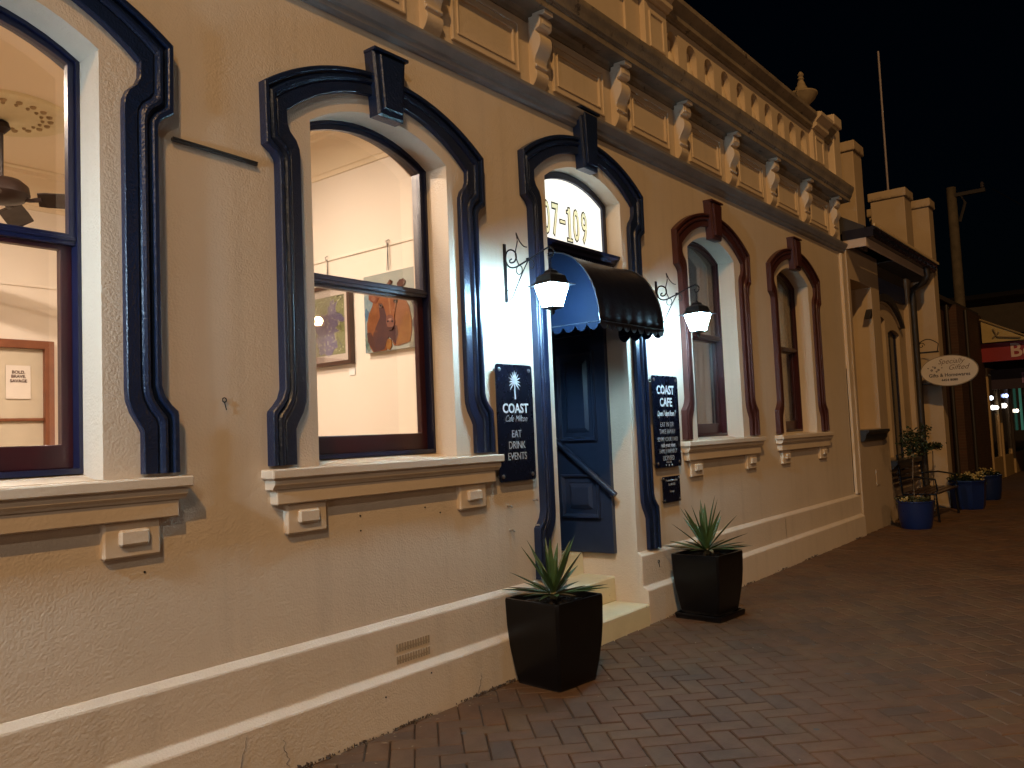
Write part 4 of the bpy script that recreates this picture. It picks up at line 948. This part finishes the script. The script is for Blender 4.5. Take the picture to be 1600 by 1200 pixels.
# party wall fin with its tall flue, chimneys
def stack(x0, x1, y0, y1, z0, z1, nm='chimney', cap=.14):
    m = M(); m.box(x0, x1, y0, y1, z0, z1-cap); s = obj(nm, m, gwall, gs, bevel=.01)
    m = M(); m.box(x0-.03, x1+.03, y0-.03, y1+.03, z1-cap, z1); obj('chimney_cap', m, gwall, s, bevel=.012)
stack(15.10, 15.42, -.345, .60, G, 5.17, 'party_wall')
stack(11.95, 12.35, -.06, .42, 3.9, 5.42); stack(14.3, 14.75, -.16, .36, 3.9, 5.23)
m = M(); m.prismx([(.42, 4.0), (-.30, 4.0), (-.30, 4.06), (.42, 4.5)], GX0, 15.09); m.box(GX0, 15.09, .4, 4, 3.8, 4.5); obj('roof', m, mat('dark_roof', (.035, .03, .03), .6), gs)
m = M(); m.prismx([(-.315, 3.905), (-.375, 3.905), (-.405, 3.93), (-.41, 3.985), (-.425, 4.0), (-.425, 4.045), (-.395, 4.045), (-.395, 4.02), (-.32, 4.02)], GX0, 15.06)
m.box(GX0-.012, GX0+.04, -.41, -.02, 3.905, 4.03); obj('gutter', m, mat('dark_gutter', (.018, .018, .030), .25), gs, bevel=.003)
m = M(); m.box(GX0-.02, 15.09, -.442, -.4255, 4.028, 4.064); obj('gutter_lip', m, mat('painted_lip_glint', (.85, .66, .40), .35, None, 5), gs)  # golden lamp reflection along the lip is put into its colour
m = M(); m.box(GX0+.0, 14.6, -.314, -.29, 3.79, 3.904); m.box(GX0, GX0+.03, -.29, -.02, 3.79, 3.904); obj('fascia', m, mat('fascia_cream', (.62, .50, .42), .5), gs, bevel=.003)
m = M(); m.box(12.80, 15.05, -.289, .028, 3.795, 3.81); obj('soffit', m, mat('soffit_brown', (.06, .05, .045), .8), gs)
m = M(); m.box(12.82, 14.5, -.012, .028, 3.62, 3.794); obj('frieze_board', m, mat('soffit_brown', (.06, .05, .045), .8), gs)
m = M(); m.box(12.82, 14.5, -.02, .028, 3.36, 3.62); obj('blue_panel', m, mat('blue_panel', (.05, .07, .17), .5), gs)
m = M(); m.tube([(14.55, -.36, 3.92), (14.55, -.36, 3.80), (14.58, -.30, 3.70), (14.66, -.11, 3.62), (14.69, -.095, 3.5), (14.69, -.095, G+.05)], .048, 12); obj('downpipe', m, mat('dark_pipe', (.035, .030, .028), .4), gs, smooth=50)
m = M(); m.box(12.00, 12.16, -.062, -.050, .62, .84); obj('wall_vent', m, gwall, gs)
m = M(); m.tube([(14.42, .1, 5.2), (14.42, .1, 7.6)], .017, 8); tag(obj('mast', m, mat('mast_grey', (.30, .26, .30), .5)), 'thin bare aerial mast rising behind the middle chimney', 'mast')
# oval hanging sign
hs = empty('hanging_sign', (14.70, -.2, 2.2), 'oval cream hanging sign reading Specially Gifted on a black iron bracket', 'sign')
m = M(); SX = 14.68
m.box(SX-.015, SX+.015, -.115, -.085, 2.05, 2.80); m.tube([(SX, -.1, 2.82), (SX, -.1, 2.86)], [.018, .012], 8); m.box(SX-.01, SX+.01, -.42, -.1, 2.56, 2.585); m.box(SX-.01, SX+.01, -.42, -.1, 2.05, 2.07); m.tube([(SX, .04, 2.72), (SX, -.1, 2.72)], .01, 6); m.tube([(SX, .04, 2.12), (SX, -.1, 2.12)], .01, 6)
m.tube([(SX, -.1-.32*k/10, 2.70+.085*math.sin(math.pi*k/10)) for k in range(11)], .008, 6); m.tube([(SX, -.42, 2.70), (SX, -.40, 2.585)], .008, 6); m.tube([(SX, -.17-.05*math.cos(a*.6)*(1-a*.06), 2.69+.05*math.sin(a*.6)*(1-a*.06)) for a in range(13)], .007, 6)
obj('bracket', m, blackm, hs, smooth=50)
cy_, cz_, ra, rb_ = -.55, 2.255, .405, .235
for nm, e, x0, x1, mt in (('rim', .012, SX-.018, SX+.018, mat('sign_rim', (.25, .2, .14), .5)), ('board', 0, SX-.022, SX+.022, mat('sign_cream', (.62, .55, .46), .5, (.56, .49, .40), 6))):
    m = M(); n = 48; P_ = [(cy_-(ra+e)*math.cos(2*math.pi*k/n), cz_+(rb_+e)*math.sin(2*math.pi*k/n)) for k in range(n)]
    m.prismx(P_, x0, x1); obj(nm, m, mt, hs)
ink = mat('sign_ink', (.04, .03, .035), .6); X_ = SX-.0235
text('lettering', 'Specially', .115, mat('sign_ink_brown', (.16, .10, .06), .6), hs, (X_, cy_-.03, cz_+.145), 'side', shear=.4, sx=.95, depth=.0006)
text('lettering', 'Gifted', .115, mat('sign_ink_brown', (.16, .10, .06), .6), hs, (X_, cy_-.13, cz_+.045), 'side', shear=.4, sx=1.0, depth=.0006)
text('lettering', 'Gifts & Homewares', .078, ink, hs, (X_, cy_, cz_-.070), 'side', bold=.0014, depth=.0006, sx=.95)
text('lettering', '4454 8080', .050, ink, hs, (X_, cy_, cz_-.150), 'side', bold=.0016, depth=.0006, sx=1.1)
m = M()
for a, b, s in ((.22, .06, 1), (.17, .02, 1), (.27, .02, 1), (.20, -.005, .8), (.25, .075, .6), (.12, .05, .6), (.32, .055, .6)):
    for q in range(5):
        an = q*1.256; c_ = (cy_+a-.02+.012*s*math.cos(an), cz_+b+.012*s*math.sin(an)); P_ = [(c_[0]+.009*s*math.cos(k), c_[1]+.007*s*math.sin(k)) for k in (0, 1.05, 2.1, 3.14, 4.2, 5.2)]
        m.prismx(P_, X_-.0004, X_+.0004)
obj('flower_emblem', m, ink, hs)

# ================================================================== POTS, BENCH and shrubs outside the gift shop
def blue_pot(c, r, h, label, cat='planter', sq=False):
    t = empty('blue_pot', (c[0], c[1], G), label, 'planter', 'blue glazed pots outside the gift shop'); m = M()
    m.lathe([(r*.80, 0), (r*.86, .03), (r*.95, h*.4), (r*1.0, h*.8), (r*1.02, h*.93), (r*1.05, h*.95), (r*1.05, h), (r*.93, h), (r*.92, h*.9)], (c[0], c[1], G), 8 if sq else 28, rot=rad(22.5)); obj('pot', m, bluepot, t, smooth=35)
    m = M(); m.lathe([(r*.92, h*.88), (.02, h*.93)], (c[0], c[1], G), 20); obj('soil', m, soilm, t, kind='stuff'); return G+h*.92
leafdark = mat('shrub_leaf', (.030, .045, .018), .5, (.018, .028, .012), 10)
petal = mat('petal_cream', (.55, .45, .22), .6, (.4, .32, .12), 8)
def foliage(name, parent, c, r, n, s, material, seed, flat=1.0, kind='stuff'):
    r_ = random.Random(seed); m = M()
    cl = [Vector((r_.gauss(0, 1), r_.gauss(0, 1), r_.gauss(0, 1))).normalized()*r_.uniform(.45, 1) for _ in range(16)]
    for k in range(n):
        p = cl[k % 16]+Vector((r_.gauss(0, .22), r_.gauss(0, .22), r_.gauss(0, .22)))
        p = Vector((c[0]+p.x*r, c[1]+p.y*r, c[2]+p.z*r*flat)); a, b = r_.uniform(0, 6.3), r_.uniform(-1, 1); d = Vector((math.cos(a), math.sin(a), b)).normalized(); u = d.cross(Vector((r_.random(), r_.random(), r_.random()))).normalized(); l = s*r_.uniform(.7, 1.3)
        m.add([p, p+d*l*.5+u*l*.28, p+d*l, p+d*l*.5-u*l*.28], [(0, 1, 2, 3)])
    return obj(name, m, material, parent, kind=kind)
z = blue_pot((12.22, -.47), .225, .37, 'wide blue glazed pot with flowers at its rim, beside the gift shop corner')
t = empty('standard_tree', (12.30, -.45, z), 'small standard tree with a round dark crown growing from the blue pot at the corner', 'tree')
m = M(); m.tube([(12.30, -.45, z-.02), (12.33, -.44, z+.3), (12.30, -.46, z+.55), (12.35, -.47, z+.72)], [.014, .012, .011, .009], 7)
for k in range(6): a = k*1.05; m.tube([(12.33, -.465, z+.66), (12.33+.13*math.cos(a), -.465+.13*math.sin(a), z+.80+.04*(k % 3))], [.006, .003], 5)
obj('trunk', m, mat('bark_pale', (.16, .12, .08), .8), t, smooth=60)
foliage('crown', t, (12.36, -.48, z+.86), .20, 620, .050, leafdark, 2, 1.05)
t = empty('rim_flowers', (12.22, -.47, z), 'low pale flowers and grass around the rim of the corner pot', 'flowers')
foliage('foliage', t, (12.22, -.47, z+.02), .17, 420, .05, mat('grass_dull', (.07, .07, .03), .7, (.04, .045, .02), 9), 3, .28); foliage('blossom', t, (12.08, -.36, z+.05), .06, 60, .03, petal, 4, .5)
z = blue_pot((15.05, -.62), .27, .46, 'blue glazed tub of pale flowers behind the bench end', sq=True)
t = empty('tub_flowers', (15.05, -.62, z), 'mass of cream flowers filling the blue tub behind the bench', 'flowers'); foliage('foliage', t, (15.05, -.62, z+.05), .24, 420, .06, leafdark, 6, .35); foliage('blossom', t, (15.05, -.66, z+.10), .22, 190, .045, petal, 7, .3)
z = blue_pot((16.75, -.62), .24, .44, 'farthest blue glazed pot with a few cream blooms by the brick wall')
t = empty('pot_flowers', (16.75, -.62, z), 'few cream blooms in the farthest blue pot', 'flowers'); foliage('foliage', t, (16.75, -.62, z+.04), .18, 200, .06, leafdark, 8, .4); foliage('blossom', t, (16.7, -.66, z+.09), .14, 60, .05, petal, 9, .4)
t = empty('leaning_shrub', (14.35, -.14, G), 'thin stemmed shrub with a tilted flat crown against the party wall', 'shrub')
m = M(); m.tube([(14.45, -.24, G), (14.43, -.26, .7), (14.4, -.28, 1.0)], [.012, .01, .008], 6); obj('stem', m, mat('bark_pale', (.16, .12, .08), .8), t)
foliage('crown', t, (14.4, -.29, 1.07), .17, 260, .05, leafdark, 12, .38)
bn = empty('bench', (13.6, -.42, G), 'dark slatted bench with an iron lattice back under the gift shop window', 'bench')
bw = mat('bench_timber', (.055, .030, .018), .3, (.035, .02, .014), 7)
for k in range(5):
    m = M(); y = -.62+k*.095; m.cbox(12.95, 14.35, y, y+.07, .435, .46, .005); obj('slat', m, bw, bn)
for k in range(5):
    m = M(); z_ = .56+k*.075; m.cbox(12.95, 14.35, -.13+.012*k, -.108+.012*k, z_, z_+.05, .004); obj('back_slat', m, bw, bn)
for x in (12.98, 14.32):
    m = M(); m.tube([(x, -.60, G), (x, -.58, .43), (x, -.14, .43), (x, -.10, 1.0)], .018, 7); m.tube([(x, -.16, .43), (x, -.10, G)], .018, 7); m.tube([(x, -.13, .66), (x, -.35, .68), (x, -.58, .64), (x, -.60, .5), (x, -.58, .43)], .014, 7); obj('leg_frame', m, blackm, bn, smooth=50)

# ================================================================== BRICK BUILDING, bottle shop, pole, distance
bb = empty('brick_building', (18.3, 1.0, G), 'low dark brick building beyond the gift shop party wall', 'building')
brm = bpy.data.materials.new('dark_brick'); brm.use_nodes = True; n_ = brm.node_tree; bt = N(n_, 'ShaderNodeTexBrick'); bt.inputs['Color1'].default_value = (.075, .030, .018, 1); bt.inputs['Color2'].default_value = (.05, .022, .015, 1); bt.inputs['Mortar'].default_value = (.09, .07, .05, 1); bt.inputs['Scale'].default_value = 4.3; bt.inputs['Mortar Size'].default_value = .012
tc_ = N(n_, 'ShaderNodeTexCoord'); mp_ = N(n_, 'ShaderNodeMapping'); mp_.inputs['Rotation'].default_value = (rad(90), 0, 0); n_.links.new(tc_.outputs['Object'], mp_.inputs[0]); n_.links.new(mp_.outputs[0], bt.inputs[0]); n_.links.new(bt.outputs[0], n_.nodes['Principled BSDF'].inputs[0]); n_.nodes['Principled BSDF'].inputs['Roughness'].default_value = .8
m = M(); m.box(15.44, 18.4, .10, 3, G, 3.62); obj('wall', m, brm, bb)
m = M(); m.box(18.4, 21.2, -.06, 3, G, 3.75); obj('brick_pier', m, brm, bb)
m = M(); m.box(15.44, 21.25, .0, 3, 3.75, 3.84); obj('coping', m, mat('dark_coping', (.05, .04, .035), .8), bb)
m = M(); m.box(16.2, 17.4, .06, .099, G, 2.1); obj('door', m, mat('black_door', (.015, .01, .01), .5), bb)
for x, a in ((17.9, .02), (19.1, -.1)):
    m = M(); m.tube([(x, a, .2), (x, a, 3.7)], .035, 8); obj('downpipe', m, mat('dark_pipe', (.035, .030, .028), .4), bb, smooth=50)
sh = empty('bottle_shop', (25, .5, G), 'shop with a red awning fascia and glazed doors at the far end of the footpath', 'building')
m = M(); m.box(21.25, 34, .9, 5, G, 3.6); m.box(21.25, 34, 0, 5, 2.75, 3.6); obj('wall', m, mat('shop_wall', (.10, .08, .07), .8), sh)
frm = mat('door_frame_cream', (.52, .36, .18), .5); dkg = mat('shop_glass', (.02, .022, .03), .06)
for x0, x1 in ((21.45, 22.7), (23.0, 24.3), (24.7, 27.4), (27.8, 31)):
    m = M(); m.ringy([(x0, G), (x0, 2.6), (x1, 2.6), (x1, G)], [(x0+.09, .55), (x0+.09, 2.45), (x1-.09, 2.45), (x1-.09, .55)], -.06, .04); f = obj('shop_door', m, frm, sh)
    m = M(); m.box(x0+.09, x1-.09, -.02, -.012, .55, 2.45); obj('pane', m, dkg, f)
for i, (x, z, r, c) in enumerate(((21.75, 1.92, .050, (.8, .9, 1)), (21.85, 1.70, .055, (1, .95, .85)), (22.4, 1.70, .05, (1, .95, .85)), (24.0, 2.0, .05, (.4, .5, 1)), (23.6, 1.75, .06, (1, .9, .8)), (25.6, 1.62, .05, (1, .8, .6)))):
    m = M(); m.lathe([(.004, -r), (r*.7, -r*.7), (r, 0), (r*.7, r*.7), (.004, r)], (x, -.05, z), 10); tag(obj('display_light', m, emis('display_%d' % i, c, 4.5), None, smooth=60), ('small cool white display light nearest the brick pier', 'warm white display light, lower left of three in the first shop door', 'warm white display light, lower right of three in the first shop door', 'small blue display light in the second shop door', 'pale display light in the second shop door', 'small warm display light in the wide shop window')[i], 'light', 'display lights in the bottle shop')
m = M(); m.box(26.0, 26.25, -.10, -.07, 1.1, 2.5); obj('green_neon', m, emis('green_strip', (.10, .40, .27), .2), sh)
redm = mat('red_fascia', (.30, .014, .022), .5, (.25, .012, .018), 3)
m = M(); m.box(20.9, 21.0, -5.0, .02, 2.70, 3.10); rf = obj('red_fascia', m, redm, sh)
m = M(); m.box(20.95, 36, -5.0, 0, 3.08, 3.14); obj('awning_roof', m, mat('awning_under', (.06, .045, .04), .8), sh)
text('lettering', 'Beer', .42, mat('fascia_white', (.75, .55, .50), .6), rf, (20.895, -.60, 2.90), 'side', bold=.008, depth=.003, sx=1.0, align='LEFT')
m = M(); m.box(21.6, 21.64, -5, -.1, 2.1, 2.55); pf_ = obj('purple_fascia', m, mat('purple_fascia', (.028, .014, .035), .5), sh)
text('lettering', 'Beer', .34, mat('purple_letter', (.30, .18, .38), .6), pf_, (21.59, -.68, 2.32), 'side', depth=.003, align='LEFT')
m = M(); m.add([(20.7, -.12, 3.11), (20.7, -.12, 3.60), (20.7, -1.02, 3.11), (20.75, -.12, 3.11), (20.75, -.12, 3.60), (20.75, -1.02, 3.11)], [(0, 1, 2), (3, 5, 4), (0, 3, 4, 1), (1, 4, 5, 2), (2, 5, 3, 0)])
gb = obj('gable', m, mat('gable_cream', (.50, .38, .17), .7), sh)
m = M(); m.tube([(20.68, -.10, 3.63), (20.68, -1.10, 3.11)], .022, 6); m.tube([(20.66, -.35, 3.40), (20.66, -.42, 3.22), (20.66, -.85, 3.16)], .02, 6); m.tube([(20.66, -.33, 3.2), (20.66, -.46, 3.32)], .015, 6); obj('gable_trim', m, mat('gable_trim', (.30, .22, .12), .7), gb)
up = empty('utility_pole', (30.85, 2.0, G), 'tall timber utility pole with one crossarm against the night sky', 'utility pole')
m = M(); m.tube([(30.95, 2.0, G), (30.85, 2.0, 9.2)], [.18, .15], 12); obj('pole', m, mat('pole_wood', (.22, .18, .14), .85, (.12, .10, .08), 4, bump=.5, bscale=20, bdist=.01), up, smooth=50)
m = M(); m.box(30.75, 30.9, 1.0, 2.1, 8.85, 8.97); m.tube([(30.8, 1.8, 8.0), (30.8, 1.6, 8.6), (30.8, 1.75, 8.95)], .05, 6); obj('crossarm', m, mat('pole_wood2', (.07, .065, .08), .8), up)
for y in (1.08,):
    m = M(); m.lathe([(.03, 0), (.07, .04), (.04, .09), (.07, .13), (.02, .2)], (30.82, y, 8.99), 8); obj('insulator', m, mat('insulator', (.12, .11, .14), .4), up)
sl = empty('bead_cable', (30.8, .8, 8.9), 'overhead cable strung with small pale bulbs, dropping to the right of the pole', 'string lights')
pts = [Vector((30.8, .8-(k/24)*5.2, 8.9-2.9*(k/24)-.6*math.sin(math.pi*k/24))) for k in range(25)]
m = M(); m.tube(pts, .014, 5); obj('cable', m, blackm, sl)
for k in range(9, 24):
    m = M(); p = pts[k]; m.lathe([(.01, -.05), (.045, -.02), (.045, .02), (.01, .05)], p, 6); obj('bulb', m, emis('dim_bulb', (.75, .58, .62), .9), sl)
fb_ = empty('distant_building', (60, 5, G), 'large unlit building with a low roofline beyond the shops', 'building')
m = M(); m.box(55, 62, -14, 30, G, 8.2); m.box(54.9, 55, -8, 1.5, 5.0, 6.0); obj('wall', m, mat('distant_wall', (.20, .17, .16), .9), fb_)
m = M(); m.prismy([(53.5, 8.2), (60, 9.3), (63, 8.2)], -15, 12); obj('roof', m, mat('distant_roof', (.10, .09, .10), .9), fb_)
for k in range(4):
    m = M(); m.box(54.85, 54.95, -9+k*4, -7.4+k*4, 4.6, 6.2); obj('window', m, mat('dark_pane', (.012, .014, .02), .08), fb_)
